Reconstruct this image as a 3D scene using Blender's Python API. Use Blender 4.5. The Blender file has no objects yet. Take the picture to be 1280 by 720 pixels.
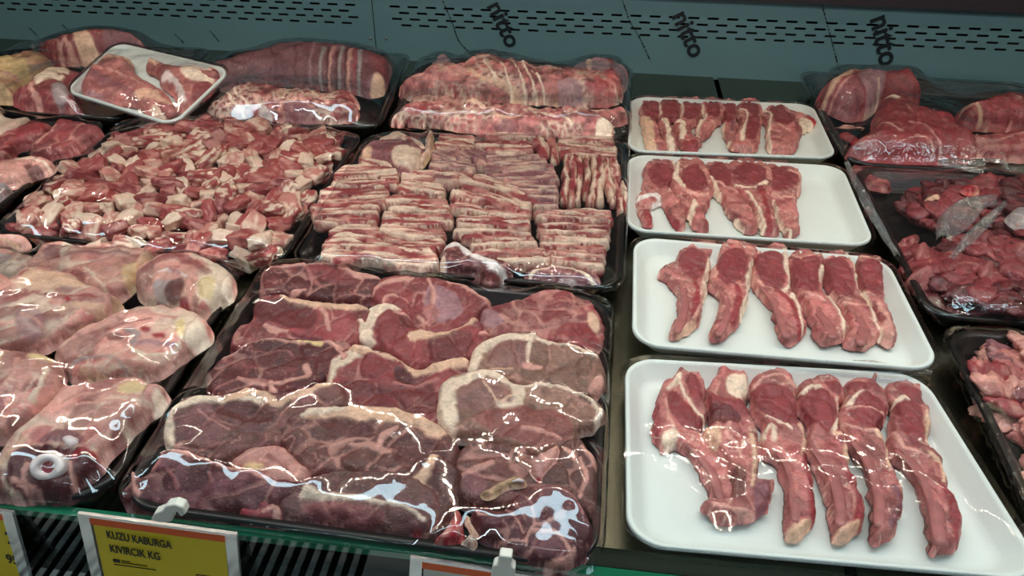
import bpy, math, random
import numpy as np
from mathutils import Vector, Matrix
from mathutils.geometry import delaunay_2d_cdt

random.seed(7)
RNG = np.random.default_rng(11)
SC = bpy.context.scene
COL = SC.collection

# ------------------------------------------------------------------ camera
FPX = 942.0
CAM = np.array([0.0, 0.0, 0.45])
_Y = np.array([140.0, 680.0, -FPX]); _Y /= np.linalg.norm(_Y)
_X = -np.array([-10440.0, 845.0, -FPX]); _X /= np.linalg.norm(_X)
_X -= _X.dot(_Y) * _Y; _X /= np.linalg.norm(_X)
_Z = np.cross(_X, _Y)
ROT = np.stack([_X, _Y, _Z])          # world = ROT @ camera


def rays(px):
    px = np.atleast_2d(np.asarray(px, float))
    d = np.stack([px[:, 0] - 640, 360 - px[:, 1], np.full(len(px), -FPX)], 1)
    return d @ ROT.T


def on_plane(px, z0, x0=0.0, y0=0.0, tx=0.0, ty=0.0):
    """photo points -> points of the slanted plane z = z0 + tx(x-x0) + ty(y-y0)"""
    d = rays(px)
    t = (z0 - CAM[2] - tx * x0 - ty * y0) / (d[:, 2] - tx * d[:, 0] - ty * d[:, 1])
    return CAM + d * t[:, None]


def on_wall(px, yw):
    d = rays(px)
    return CAM + d * (yw / d[:, 1])[:, None]


# ------------------------------------------------------------------ numpy noise
def _hash(i, j, k, s):
    n = (i * 374761393 + j * 668265263 + k * 2147483647 + s * 1274126177) & 0xFFFFFFFF
    n = ((n ^ (n >> 13)) * 1274126177) & 0xFFFFFFFF
    return ((n ^ (n >> 16)) & 0xFFFF) / 65535.0


def vnoise(x, y, z=0.0, s=0):
    x = np.asarray(x, float); y = np.asarray(y, float); z = np.zeros_like(x) + z
    i = np.floor(x).astype(np.int64); j = np.floor(y).astype(np.int64); k = np.floor(z).astype(np.int64)
    f = x - i; g = y - j; h = z - k
    f = f * f * (3 - 2 * f); g = g * g * (3 - 2 * g); h = h * h * (3 - 2 * h)
    r = 0
    for a in (0, 1):
        for b in (0, 1):
            for c in (0, 1):
                w = (f if a else 1 - f) * (g if b else 1 - g) * (h if c else 1 - h)
                r = r + w * _hash(i + a, j + b, k + c, s)
    return r * 2 - 1


def fbm(x, y, z=0.0, s=0, o=4):
    r = 0; a = 0.5
    for q in range(o):
        r = r + a * vnoise(x * 2 ** q, y * 2 ** q, np.asarray(z) * 2 ** q, s + q * 17)
        a *= 0.5
    return r


def worley(x, y, s=0):
    i = np.floor(x).astype(np.int64); j = np.floor(y).astype(np.int64)
    f1 = np.full(x.shape, 9.0); f2 = np.full(x.shape, 9.0); idn = np.zeros(x.shape)
    for a in (-1, 0, 1):
        for b in (-1, 0, 1):
            hx = _hash(i + a, j + b, 0, s); hy = _hash(i + a, j + b, 5, s + 3)
            d = np.hypot(i + a + hx - x, j + b + hy - y); m = d < f1
            f2 = np.where(m, f1, np.minimum(f2, d)); idn = np.where(m, _hash(i + a, j + b, 9, s + 7), idn); f1 = np.where(m, d, f1)
    return f1, f2, idn


def sstep(a, b, x):
    t = np.clip((x - a) / (b - a), 0, 1)
    return t * t * (3 - 2 * t)


def lin(r, g, b):
    return np.array([(c / 255 / 12.92) if c <= 10 else ((c / 255 + 0.055) / 1.055) ** 2.4 for c in (r, g, b)])


# ------------------------------------------------------------------ objects
def tag(o, label=None, cat=None, group=None, kind=None):
    if label: o['label'] = label
    if cat: o['category'] = cat
    if group: o['group'] = group
    if kind: o['kind'] = kind
    return o


def empty(name, loc, label=None, cat=None, group=None, kind=None):
    o = bpy.data.objects.new(name, None); COL.objects.link(o)
    o.location = loc; o.empty_display_size = 0.02
    return tag(o, label, cat, group, kind)


def mesh_obj(name, verts, faces, mat, parent=None, origin=None, smooth=True, colors=None):
    verts = np.asarray(verts, float)
    if origin is None:
        origin = np.zeros(3) if parent is None else np.array(parent.location)
    me = bpy.data.meshes.new(name)
    me.from_pydata((verts - np.asarray(origin)).tolist(), [], [tuple(int(i) for i in f) for f in faces])
    if colors is not None:
        at = me.color_attributes.new('Col', 'FLOAT_COLOR', 'POINT')
        c = np.ones((len(verts), 4)); c[:, :3] = np.clip(colors, 0, 1)
        at.data.foreach_set('color', c.ravel())
    if smooth:
        me.polygons.foreach_set('use_smooth', [True] * len(me.polygons))
    me.update()
    if mat: me.materials.append(mat)
    o = bpy.data.objects.new(name, me); COL.objects.link(o)
    if parent is not None:
        o.parent = parent
        o.location = np.asarray(origin) - np.array(parent.location)
    else:
        o.location = origin
    return o


def box(x0, x1, y0, y1, z0, z1):
    v = [(x, y, z) for z in (z0, z1) for y in (y0, y1) for x in (x0, x1)]
    f = [(0, 2, 3, 1), (4, 5, 7, 6), (0, 1, 5, 4), (2, 6, 7, 3), (0, 4, 6, 2), (1, 3, 7, 5)]
    return v, f


def merge(*parts):
    V = []; F = []
    for v, f in parts:
        n = len(V); V += [tuple(a) for a in v]; F += [tuple(i + n for i in q) for q in f]
    return V, F


# ------------------------------------------------------------------ materials
def new_mat(name):
    m = bpy.data.materials.new(name); m.use_nodes = True
    nt = m.node_tree; nt.nodes.clear()
    out = nt.nodes.new('ShaderNodeOutputMaterial')
    return m, nt, out


def N(nt, t, **kw):
    n = nt.nodes.new('ShaderNode' + t)
    for k, v in kw.items():
        if k in n.inputs.keys(): n.inputs[k].default_value = v
        else: setattr(n, k, v)
    return n


def simple(name, rgb, rough=0.5, metal=0.0, nscale=None, namt=0.1, bump=0.0, bscale=200, coat=0.0, spec=0.5, stretch=None):
    m, nt, out = new_mat(name)
    p = N(nt, 'BsdfPrincipled', Roughness=rough, Metallic=metal)
    p.inputs['Specular IOR Level'].default_value = spec
    p.inputs['Coat Weight'].default_value = coat
    c = tuple(lin(*rgb)) + (1,)
    p.inputs['Base Color'].default_value = c
    tc = N(nt, 'TexCoord')
    src = tc.outputs['Object']
    if stretch:
        mp = N(nt, 'Mapping'); mp.inputs['Scale'].default_value = stretch
        nt.links.new(src, mp.inputs[0]); src = mp.outputs[0]
    if nscale:
        no = N(nt, 'TexNoise', Scale=nscale, Detail=5.0)
        nt.links.new(src, no.inputs['Vector'])
        mr = N(nt, 'MapRange'); mr.inputs['To Min'].default_value = 1 - namt; mr.inputs['To Max'].default_value = 1 + namt
        nt.links.new(no.outputs['Fac'], mr.inputs['Value'])
        mx = N(nt, 'VectorMath', operation='SCALE'); mx.inputs[0].default_value = c[:3]
        nt.links.new(mr.outputs[0], mx.inputs['Scale'])
        nt.links.new(mx.outputs[0], p.inputs['Base Color'])
    if bump:
        nb = N(nt, 'TexNoise', Scale=bscale, Detail=4.0)
        nt.links.new(src, nb.inputs['Vector'])
        b = N(nt, 'Bump', Strength=bump, Distance=0.001)
        nt.links.new(nb.outputs['Fac'], b.inputs['Height'])
        nt.links.new(b.outputs[0], p.inputs['Normal'])
    nt.links.new(p.outputs[0], out.inputs[0])
    return m


def meat_mat(name, rough=0.45, bump=0.6, fib=1.0, var=0.22, spec=0.5):
    """wet meat: colour of each muscle and fat seam from the mesh, fibres and speckle from noise"""
    m, nt, out = new_mat(name)
    L = nt.links.new
    p = N(nt, 'BsdfPrincipled', Roughness=rough)
    p.inputs['Specular IOR Level'].default_value = spec
    p.inputs['Subsurface Weight'].default_value = 0.0
    at = N(nt, 'VertexColor', layer_name='Col')
    tc = N(nt, 'TexCoord')
    mp = N(nt, 'Mapping'); mp.inputs['Scale'].default_value = (260, 620, 260)
    mp.inputs['Rotation'].default_value = (0, 0, 0.5)
    L(tc.outputs['Object'], mp.inputs[0])
    n1 = N(nt, 'TexNoise', Scale=1.0 * fib, Detail=6.0, Distortion=1.2)
    L(mp.outputs[0], n1.inputs['Vector'])
    n2 = N(nt, 'TexNoise', Scale=90.0, Detail=6.0, Distortion=0.6)
    L(tc.outputs['Object'], n2.inputs['Vector'])
    a = N(nt, 'MapRange'); a.inputs['From Min'].default_value = 0.3; a.inputs['From Max'].default_value = 0.7
    a.inputs['To Min'].default_value = 1 - var; a.inputs['To Max'].default_value = 1 + var
    L(n1.outputs['Fac'], a.inputs['Value'])
    b = N(nt, 'MapRange'); b.inputs['From Min'].default_value = 0.3; b.inputs['From Max'].default_value = 0.7
    b.inputs['To Min'].default_value = 1 - var; b.inputs['To Max'].default_value = 1 + var
    L(n2.outputs['Fac'], b.inputs['Value'])
    mu = N(nt, 'Math', operation='MULTIPLY'); L(a.outputs[0], mu.inputs[0]); L(b.outputs[0], mu.inputs[1])
    sc = N(nt, 'VectorMath', operation='SCALE'); L(at.outputs[0], sc.inputs[0]); L(mu.outputs[0], sc.inputs['Scale'])
    # fine pale marbling flecks
    n3 = N(nt, 'TexNoise', Scale=330.0, Detail=3.0, Distortion=2.0); L(tc.outputs['Object'], n3.inputs['Vector'])
    fl = N(nt, 'MapRange'); fl.inputs['From Min'].default_value = 0.60; fl.inputs['From Max'].default_value = 0.70
    fl.inputs['To Max'].default_value = 0.33
    L(n3.outputs['Fac'], fl.inputs['Value'])
    mx = N(nt, 'Mix', data_type='RGBA'); L(fl.outputs[0], mx.inputs[0]); L(sc.outputs[0], mx.inputs[6])
    mx.inputs[7].default_value = tuple(lin(215, 165, 150)) + (1,)
    L(mx.outputs[2], p.inputs['Base Color'])
    ad = N(nt, 'Math', operation='ADD'); L(n1.outputs['Fac'], ad.inputs[0]); L(n2.outputs['Fac'], ad.inputs[1])
    bp = N(nt, 'Bump', Strength=bump, Distance=0.0012); L(ad.outputs[0], bp.inputs['Height'])
    L(bp.outputs[0], p.inputs['Normal'])
    L(p.outputs[0], out.inputs[0])
    return m


def film_mat(name, gain=1.0, rough=0.04, scale=28.0, strength=0.25, tint=(1, 1, 1), haze=0.0, stretch=(1, 1, 1)):
    m, nt, out = new_mat(name)
    L = nt.links.new
    tc = N(nt, 'TexCoord'); mp = N(nt, 'Mapping'); mp.inputs['Scale'].default_value = stretch
    L(tc.outputs['Object'], mp.inputs[0])
    n1 = N(nt, 'TexNoise', Scale=scale, Detail=2.0, Distortion=0.8); L(mp.outputs[0], n1.inputs['Vector'])
    bp = N(nt, 'Bump', Strength=strength, Distance=0.004); L(n1.outputs['Fac'], bp.inputs['Height'])
    fr = N(nt, 'Fresnel', IOR=1.5); L(bp.outputs[0], fr.inputs['Normal'])
    mg = N(nt, 'Math', operation='MULTIPLY_ADD'); mg.inputs[1].default_value = 1.7 * gain; mg.inputs[2].default_value = 0.0
    mg.use_clamp = True; L(fr.outputs[0], mg.inputs[0])
    cl = N(nt, 'Math', operation='MINIMUM'); cl.inputs[1].default_value = 0.6; L(mg.outputs[0], cl.inputs[0])
    tr = N(nt, 'BsdfTransparent'); tr.inputs[0].default_value = tint + (1,)
    gl = N(nt, 'BsdfGlossy', Roughness=rough); L(bp.outputs[0], gl.inputs['Normal'])
    base = tr.outputs[0]
    if haze:
        df = N(nt, 'BsdfDiffuse'); df.inputs[0].default_value = (0.75, 0.75, 0.75, 1)
        mh = N(nt, 'MixShader'); mh.inputs[0].default_value = haze
        L(base, mh.inputs[1]); L(df.outputs[0], mh.inputs[2]); base = mh.outputs[0]
    mx = N(nt, 'MixShader'); L(cl.outputs[0], mx.inputs[0]); L(base, mx.inputs[1]); L(gl.outputs[0], mx.inputs[2])
    L(mx.outputs[0], out.inputs[0])
    return m


M = {}
M['meat'] = meat_mat('raw_meat')
M['soft'] = meat_mat('pale_meat', var=0.14, bump=0.35)
M['bone'] = simple('bone', (164, 100, 98), 0.4, nscale=70, namt=0.55, bump=0.5, bscale=160)
M['bone_white'] = simple('white_bone', (226, 214, 212), 0.3, nscale=90, namt=0.1)
M['foam'] = simple('white_foam', (221, 228, 223), 0.45, bump=0.25, bscale=700, nscale=60, namt=0.02)
M['black'] = simple('black_plastic', (20, 20, 19), 0.28, nscale=40, namt=0.2, bump=0.1, bscale=300)
M['steel'] = simple('brushed_steel', (122, 121, 104), 0.26, 1.0, nscale=14, namt=0.16, bump=0.15, bscale=30, stretch=(1, 30, 1))
M['wall'] = simple('panel_paint', (84, 114, 120), 0.45, nscale=5, namt=0.08, bump=0.1, bscale=12)
M['dark'] = simple('dark_void', (12, 14, 15), 0.8)  # near-black stand-in for the shade behind the slots and under the shelf
M['plum'] = simple('dark_rail', (40, 32, 38), 0.5)
M['grille'] = simple('grey_grille', (186, 192, 188), 0.45, 0.0, nscale=80, namt=0.1)
M['ink'] = simple('black_ink', (16, 24, 30), 0.4)
M['yellow'] = simple('yellow_card', (215, 190, 22), 0.5, nscale=20, namt=0.06)
M['orange'] = simple('orange_band', (222, 92, 28), 0.5)
M['white'] = simple('white_plastic', (215, 215, 205), 0.35)
M['card_white'] = simple('white_card', (190, 190, 180), 0.5)
M['chrome'] = simple('screw_metal', (220, 220, 210), 0.2, 1.0)
M['film'] = film_mat('cling_film', gain=1.0, scale=20, strength=0.07)
M['film_foam'] = film_mat('thin_cling_film', gain=0.45, scale=16, strength=0.06)
M['film_wrinkle'] = film_mat('wrinkled_cling_film', gain=1.3, scale=160, strength=0.9, haze=0.10, stretch=(1, 3, 1))
M['film_loose'] = film_mat('loose_cling_film', gain=0.8, scale=70, strength=0.5)


def glass_mat():
    m, nt, out = new_mat('clear_glass')
    fr = N(nt, 'Fresnel', IOR=1.45)
    tr = N(nt, 'BsdfTransparent'); tr.inputs[0].default_value = (0.86, 0.93, 0.9, 1)
    gl = N(nt, 'BsdfGlossy', Roughness=0.02)
    mx = N(nt, 'MixShader'); nt.links.new(fr.outputs[0], mx.inputs[0])
    nt.links.new(tr.outputs[0], mx.inputs[1]); nt.links.new(gl.outputs[0], mx.inputs[2])
    nt.links.new(mx.outputs[0], out.inputs[0])
    return m


M['glass'] = glass_mat()
M['green_edge'] = simple('green_glass_edge', (18, 92, 66), 0.12, coat=0.6)


def emit_mat(name, rgb, s):
    m, nt, out = new_mat(name)
    e = N(nt, 'Emission', Strength=s); e.inputs[0].default_value = rgb + (1,)
    nt.links.new(e.outputs[0], out.inputs[0])
    return m


# ------------------------------------------------------------------ meat colours
C = dict(
    L=lin(136, 57, 62), D=lin(86, 30, 36), K=lin(160, 80, 80), B=lin(140, 104, 90), b=lin(104, 66, 62),
    F=lin(236, 212, 190), Y=lin(236, 208, 150), P=lin(216, 158, 146), p=lin(182, 112, 108), M=lin(172, 130, 138),
    R=lin(170, 28, 42), W=lin(240, 230, 226), X=lin(52, 18, 22), G=lin(166, 156, 156), T=lin(196, 162, 124),
    H=lin(228, 186, 158), V=lin(134, 82, 90), S=lin(146, 53, 59))


def crop(x0, y0, k):
    def f(pts):
        p = np.atleast_2d(np.asarray(pts, float))
        return p / k + np.array([x0, y0])
    return f


IDENT = crop(0, 0, 1)


def closed_spline(p, n_per=8):
    p = np.asarray(p); n = len(p); out = []
    for i in range(n):
        a, b, c, d = p[(i - 1) % n], p[i], p[(i + 1) % n], p[(i + 2) % n]
        for k in range(n_per):
            t = k / n_per
            out.append(0.5 * ((2 * b) + (c - a) * t + (2 * a - 5 * b + 4 * c - d) * t * t + (3 * b - a - 3 * c + d) * t ** 3))
    return np.array(out)


def open_spline(p, n_per=6):
    p = np.asarray(p, float)
    if len(p) < 3: 
        return np.array([p[0] + (p[-1] - p[0]) * t for t in np.linspace(0, 1, n_per * 2)])
    q = np.vstack([2 * p[0] - p[1], p, 2 * p[-1] - p[-2]]); out = []
    for i in range(1, len(q) - 2):
        a, b, c, d = q[i - 1], q[i], q[i + 1], q[i + 2]
        for k in range(n_per):
            t = k / n_per
            out.append(0.5 * ((2 * b) + (c - a) * t + (2 * a - 5 * b + 4 * c - d) * t * t + (3 * b - a - 3 * c + d) * t ** 3))
    out.append(p[-1])
    return np.array(out)


def resample(poly, step, closed=True):
    p = np.vstack([poly, poly[:1]]) if closed else poly
    s = np.concatenate([[0], np.cumsum(np.linalg.norm(np.diff(p, axis=0), axis=1))])
    n = max(8 if closed else 3, int(s[-1] / step))
    t = np.linspace(0, s[-1], n, endpoint=not closed)
    return np.stack([np.interp(t, s, p[:, k]) for k in range(p.shape[1])], 1)


def seg_dist(q, a, b):
    """distance of points q (n,2) to segments a->b (m,2); returns min and index"""
    ab = b - a; L2 = (ab ** 2).sum(1) + 1e-18
    best = np.full(len(q), 1e9); arc = np.zeros(len(q))
    for i in range(len(a)):
        t = np.clip(((q - a[i]) @ ab[i]) / L2[i], 0, 1)
        d = np.hypot(q[:, 0] - a[i, 0] - t * ab[i, 0], q[:, 1] - a[i, 1] - t * ab[i, 1])
        m = d < best; best[m] = d[m]; arc[m] = (i + t[m]) / len(a)
    return best, arc


def inside(q, poly):
    r = np.zeros(len(q), bool); n = len(poly)
    for i in range(n):
        x1, y1 = poly[i]; x2, y2 = poly[(i + 1) % n]
        if y1 == y2: continue
        c = ((y1 > q[:, 1]) != (y2 > q[:, 1])) & (q[:, 0] < (x2 - x1) * (q[:, 1] - y1) / (y2 - y1) + x1)
        r ^= c
    return r


TOPS = {}


def piece(name, cr, pts, z=0.02, h=0.012, ty=0.0, tx=0.0, base='L', feats=(), tray=None, res=0.0017,
          jit=0.0012, round_=0.010, lump=0.0015, mottle=('K', 0.45, 90), streak=None, rim=None, mat='meat',
          label=None, cat='meat', group=None, parent=None, plane=None, tone=1.0, cells=(0.022, 0.10, 'P', 0.5, 0.5, 1.6, 0.4), veins=(75, 0.035, 'P', 0.45), seed=None, dome=0.0, wave=None, ofrange=(0.30, 0.32), grow=1.0, sw=1.0):
    seed = seed if seed is not None else (sum(ord(c) for c in name) + len(TOPS.get(tray, [])) * 31 + int(abs(pts[0][0] + pts[0][1] * 7))) % 9973
    pxp = cr(pts); pxp = pxp.mean(0) + (pxp - pxp.mean(0)) * grow
    w0 = on_plane(pxp, z + h * 0.5)
    c0 = w0.mean(0)
    if plane is None: plane = (z, c0[0], c0[1], tx, ty)
    pl = lambda q, dz: on_plane(q, plane[0] + dz, plane[1], plane[2], plane[3], plane[4])
    zat = lambda xy: plane[0] + plane[3] * (xy[:, 0] - plane[1]) + plane[4] * (xy[:, 1] - plane[2])
    oc = closed_spline(pxp, 6); fy = (oc[:, 1].max() - oc[:, 1]) / (np.ptp(oc[:, 1]) + 1e-9)
    ofr = ofrange[0] + ofrange[1] * sstep(0.1, 0.9, fy)
    out = np.array([pl([p_], (h + 0.6 * dome) * f_)[0][:2] for p_, f_ in zip(oc, ofr)])
    out = resample(out, res * 1.25)
    # organic jitter of the outline
    nrm = np.roll(out, -1, 0) - np.roll(out, 1, 0); nrm = np.stack([nrm[:, 1], -nrm[:, 0]], 1)
    nrm /= np.linalg.norm(nrm, axis=1)[:, None] + 1e-9
    out = out + nrm * (jit * (fbm(out[:, 0] * 110, out[:, 1] * 110, 0, seed, 3) * 2))[:, None]
    a, b = out, np.roll(out, -1, 0)
    lo, hi = out.min(0), out.max(0)
    gx, gy = np.meshgrid(np.arange(lo[0], hi[0], res), np.arange(lo[1], hi[1], res * 0.87))
    gx = gx + (np.arange(gx.shape[0]) % 2)[:, None] * res * 0.5
    g = np.stack([gx.ravel(), gy.ravel()], 1); g += RNG.uniform(-0.15, 0.15, g.shape) * res
    g = g[inside(g, out)]
    if len(g):
        d, _ = seg_dist(g, a, b); g = g[d > res * 0.55]
    P = np.vstack([out, g]); nb = len(out)
    r = delaunay_2d_cdt([Vector(p) for p in P], [(i, (i + 1) % nb) for i in range(nb)], [], 1, 1e-7)
    Q = np.array([tuple(v) for v in r[0]]); faces = [tuple(f) for f in r[2]]
    d, _ = seg_dist(Q, a, b)
    bnd = d < 1e-6
    t = np.clip(d / round_, 0, 1)
    prof = np.sqrt(1 - (1 - t) ** 2)
    top = h * prof + lump * fbm(Q[:, 0] * 55, Q[:, 1] * 55, 0, seed + 3, 3) * 2 * t
    if dome:
        top = top + dome * (d / (d.max() + 1e-9)) ** 0.8
    # colours
    x, y = Q[:, 0], Q[:, 1] + top * 1.1
    wx = fbm(x * 70, y * 70, 1.3, seed + 5, 3); wy = fbm(x * 70, y * 70, 7.7, seed + 9, 3)
    col = np.tile(C[base], (len(Q), 1))
    if mottle:
        k = sstep(-0.15, 0.45, fbm(x * mottle[2], y * mottle[2], 3.1, seed + 21, 4)) * mottle[1]
        col = col * (1 - k[:, None]) + C[mottle[0]] * k[:, None]
    col = col * (1 + 0.30 * fbm(x * 40, y * 40, 0, seed + 33, 4))[:, None]
    scale = math.sqrt(abs(_area(out)) / (abs(_area(cr(pts))) * (cr([[1, 0]])[0, 0] - cr([[0, 0]])[0, 0]) ** -2 + 1e-9))
    if streak:
        # streak = (angle, period_m, colour, amount[, stretch])
        an, per, cn, am = streak[:4]; stre = streak[4] if len(streak) > 4 else 8
        u = x * math.cos(an) + y * math.sin(an); v = -x * math.sin(an) + y * math.cos(an)
        v = v + 0.004 * wx
        k = sstep(-0.12, 0.22, fbm(u / (per * stre), v / per, 0, seed + 41, 3)) * am
        col = col * (1 - k[:, None]) + C[cn] * k[:, None]
        top = top + 0.0009 * k * t
    if cells:
        # muscle bundles: (size, seam width, seam colour, seam amount, tone amount, stretch, angle)
        cs, sw_, sc_, sa, ta, st_, an_ = cells
        an_ = an_ + (seed % 7) * 0.25
        u = (x * math.cos(an_) + y * math.sin(an_)) / (cs * st_) + 0.25 * wx; v = (-x * math.sin(an_) + y * math.cos(an_)) / cs + 0.25 * wy
        f1, f2, idn = worley(u, v, seed)
        col = col * (1 + ta * (idn - 0.5))[:, None]
        lf = sstep(-0.25, 0.3, fbm(x * 35, y * 35, 5.0, seed + 61, 2))
        k = (1 - sstep(sw_ * 0.5, sw_ * 1.3, f2 - f1)) * sa * lf
        col = col * (1 - k[:, None]) + C[sc_] * k[:, None]
        top = top - 0.0016 * (1 - sstep(0, 0.28, f2 - f1)) * t + 0.0012 * (idn - .5) * t
    if veins:
        q_ = fbm(x * veins[0] + 0.8 * wx, y * veins[0] + 0.8 * wy, 2.0, seed + 77, 3)
        k = (1 - sstep(veins[1] * .4, veins[1], np.abs(q_))) * veins[3] * sstep(-.2, .25, fbm(x * 30, y * 30, 9.0, seed + 88, 2))
        col = col * (1 - k[:, None]) + C[veins[2]] * k[:, None]
    if rim:
        # rim = (colour, width_m, lo_angle, hi_angle) around the centroid (degrees, ccw from +x)
        for (cn, wm, a0, a1) in (rim if isinstance(rim, list) else [rim]):
            cc = out.mean(0)
            ang = np.degrees(np.arctan2(y - cc[1], x - cc[0])) % 360
            span = (a1 - a0) % 360 or 360
            da = (ang - a0) % 360
            on = sstep(0, 14, da) * (1 - sstep(span - 14, span, da)) if span < 359 else 1.0
            k = (1 - sstep(wm * 0.7, wm * 1.15, d + wx * wm * 0.6)) * on * np.where(da < span, 1, 0)
            col = col * (1 - k[:, None]) + C[cn] * (1 + 0.15 * wy)[:, None] * k[:, None]
            top = top + 0.0008 * k * t
    for ft in feats:
        kind, fp, cn = ft[0], ft[1], ft[2]
        wpx = ft[3] if len(ft) > 3 else 12
        am = ft[4] if len(ft) > 4 else 1.0
        wm = wpx * scale * (sw if kind == 's' else 1)
        if kind == 's':
            sp = open_spline(cr(fp), 6); wpt = pl(sp, h * 0.9)[:, :2]
            q = np.stack([x + wx * wm * 0.55, Q[:, 1] + wy * wm * 0.55], 1)
            dd, arc = seg_dist(q, wpt[:-1], wpt[1:])
            wv_ = wm * 0.5 * (0.75 + 0.5 * np.sin(arc * 5 + seed) * 0.5)
            k = 1 - sstep(wv_ * 0.75, wv_ * 1.25 + res * 0.4, dd)
            col = col * (1 - am * k[:, None]) + C[cn] * (1 + 0.18 * wy)[:, None] * am * k[:, None]
            top = top + 0.0010 * k * t * (1 if cn not in 'XD' else -1.6)
        elif kind == 'b':
            bp_ = pl(closed_spline(cr(fp), 5), h * 0.9)[:, :2]
            e = wm
            q = np.stack([x + wx * e, Q[:, 1] + wy * e], 1)
            ins = inside(q, bp_); dd, _ = seg_dist(q, bp_, np.roll(bp_, -1, 0))
            sd = np.where(ins, dd, -dd)
            k = sstep(-res * 0.5, res * 1.0, sd) * am
            col = col * (1 - k[:, None]) + C[cn] * (1 + 0.2 * fbm(x * 130, y * 130, 0, seed + 3, 3))[:, None] * k[:, None]
            top = top + 0.0012 * sstep(0, 0.006, sd) * t * (1 if cn not in 'XD' else -1)
        elif kind == 'g':      # groove between two muscles
            sp = open_spline(cr(fp), 6); wpt = pl(sp, h * 0.9)[:, :2]
            dd, arc = seg_dist(np.stack([x + wx * 0.002, Q[:, 1] + wy * 0.002], 1), wpt[:-1], wpt[1:])
            top = top - 0.003 * (1 - sstep(0, max(wm, 0.002), dd)) * t
    col = col * tone
    zb = zat(Q)
    if wave:
        top = top + wave[0] * np.sin(Q[:, 0] * wave[1] + wave[3]) * t if wave[2] == 'x' else top + wave[0] * np.sin(Q[:, 1] * wave[1] + wave[3]) * t
    zt = zb + np.where(bnd, 0.0008, np.maximum(top, 0.001))
    V = np.column_stack([Q, zt])
    # underside
    idx = {}
    order = []
    for i in range(nb):
        j = int(np.argmin(((Q - out[i]) ** 2).sum(1)))
        if not order or order[-1] != j: order.append(j)
    if order[0] == order[-1]: order.pop()
    n0 = len(V)
    low = V[order].copy(); cen = low.mean(0)
    low[:, :2] = cen[:2] + (low[:, :2] - cen[:2]) * 0.94; low[:, 2] -= min(h * 0.35, 0.004)
    V = np.vstack([V, low]); colr = np.vstack([col, col[order] * 0.9])
    m_ = len(order)
    F = list(faces)
    for i in range(m_):
        j = (i + 1) % m_
        F.append((order[i], n0 + i, n0 + j, order[j]))
    F.append(tuple(n0 + i for i in range(m_))[::-1])
    # orientation of the triangles must face up
    if faces:
        f0 = faces[0]; aa, bb, cc2 = Q[f0[0]], Q[f0[1]], Q[f0[2]]
        if (bb[0] - aa[0]) * (cc2[1] - aa[1]) - (bb[1] - aa[1]) * (cc2[0] - aa[0]) < 0:
            F = [f[::-1] for f in F]
    org = np.array([cen[0], cen[1], low[:, 2].min()])
    if parent is not None: org = np.array(parent.location)
    o = mesh_obj(name, V, F, M[mat], parent=parent, origin=org, colors=colr)
    o['_'] = 0
    del o['_']
    if parent is None: tag(o, label, cat, group)
    TOPS.setdefault(tray, []).append(V[:n0])
    o_info[o.name] = (plane, h, pl)
    return o


o_info = {}


def _area(p):
    p = np.asarray(p); x, y = p[:, 0], p[:, 1]
    return 0.5 * float(np.dot(x, np.roll(y, -1)) - np.dot(y, np.roll(x, -1)))


def tube_mesh(path, rad, n=10, flat=0.75, seed=0, wob=0.12):
    path = np.asarray(path, float); rad = np.broadcast_to(rad, (len(path),)).astype(float)
    V = []; F = []
    T = np.gradient(path, axis=0); T /= np.linalg.norm(T, axis=1)[:, None] + 1e-9
    for i, (p, t, r) in enumerate(zip(path, T, rad)):
        s = np.cross(t, (0, 0, 1.0)); s /= np.linalg.norm(s) + 1e-9; u = np.cross(s, t)
        for k in range(n):
            a = 2 * math.pi * k / n
            w = 1 + wob * math.sin(3 * a + i * 0.7 + seed)
            V.append(p + s * math.cos(a) * r * w + u * math.sin(a) * r * flat * w)
    for i in range(len(path) - 1):
        for k in range(n):
            F.append((i * n + k, i * n + (k + 1) % n, (i + 1) * n + (k + 1) % n, (i + 1) * n + k))
    V.append(path[0]); V.append(path[-1]); a, b = len(V) - 2, len(V) - 1
    for k in range(n):
        F.append((a, (k + 1) % n, k)); F.append((b, (len(path) - 1) * n + k, (len(path) - 1) * n + (k + 1) % n))
    return np.array(V), F


def bone_part(owner, name, cr, pts, wpx, lift=0.9, mat='bone', label=None, flat=0.7, taper=(0.6, 1.0, 1.1)):
    plane, h, pl = o_info[owner.name]
    sp = open_spline(cr(pts), 5)
    w = pl(sp, h * lift)
    w = resample(w, 0.003, closed=False)
    px2 = cr([[0, 0], [wpx, 0]]); k = np.linalg.norm(px2[1] - px2[0])
    c = sp[len(sp) // 2]
    two = pl([c, c + [k, 0]], h); r = np.linalg.norm(two[1] - two[0]) * 0.5
    t = np.linspace(0, 1, len(w)); rad = r * np.interp(t, np.linspace(0, 1, len(taper)), taper)
    rad[0] *= 0.5; rad[-1] *= 0.6
    V, F = tube_mesh(w, rad, flat=flat, seed=len(pts))
    o = mesh_obj(name, V, F, M[mat], parent=owner, origin=np.array(owner.location))
    if label: o['label'] = label
    return o


# ------------------------------------------------------------------ trays
def quad_from_px(p, z):
    return on_plane(p, z)            # TL, TR, BR, BL


def quad_edge(ptop, pbot, width, side, z):
    """a tray of which the photo shows one side edge; the other lies 'width' away"""
    a = on_plane([ptop, pbot], z)
    e = a[1] - a[0]; e /= np.linalg.norm(e)
    n = np.array([-e[1], e[0], 0]); n = n if n[0] > 0 else -n
    if side == 'right':
        return np.array([a[0] - n * width, a[0], a[1], a[1] - n * width])
    return np.array([a[0], a[0] + n * width, a[1] + n * width, a[1]])


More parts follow.
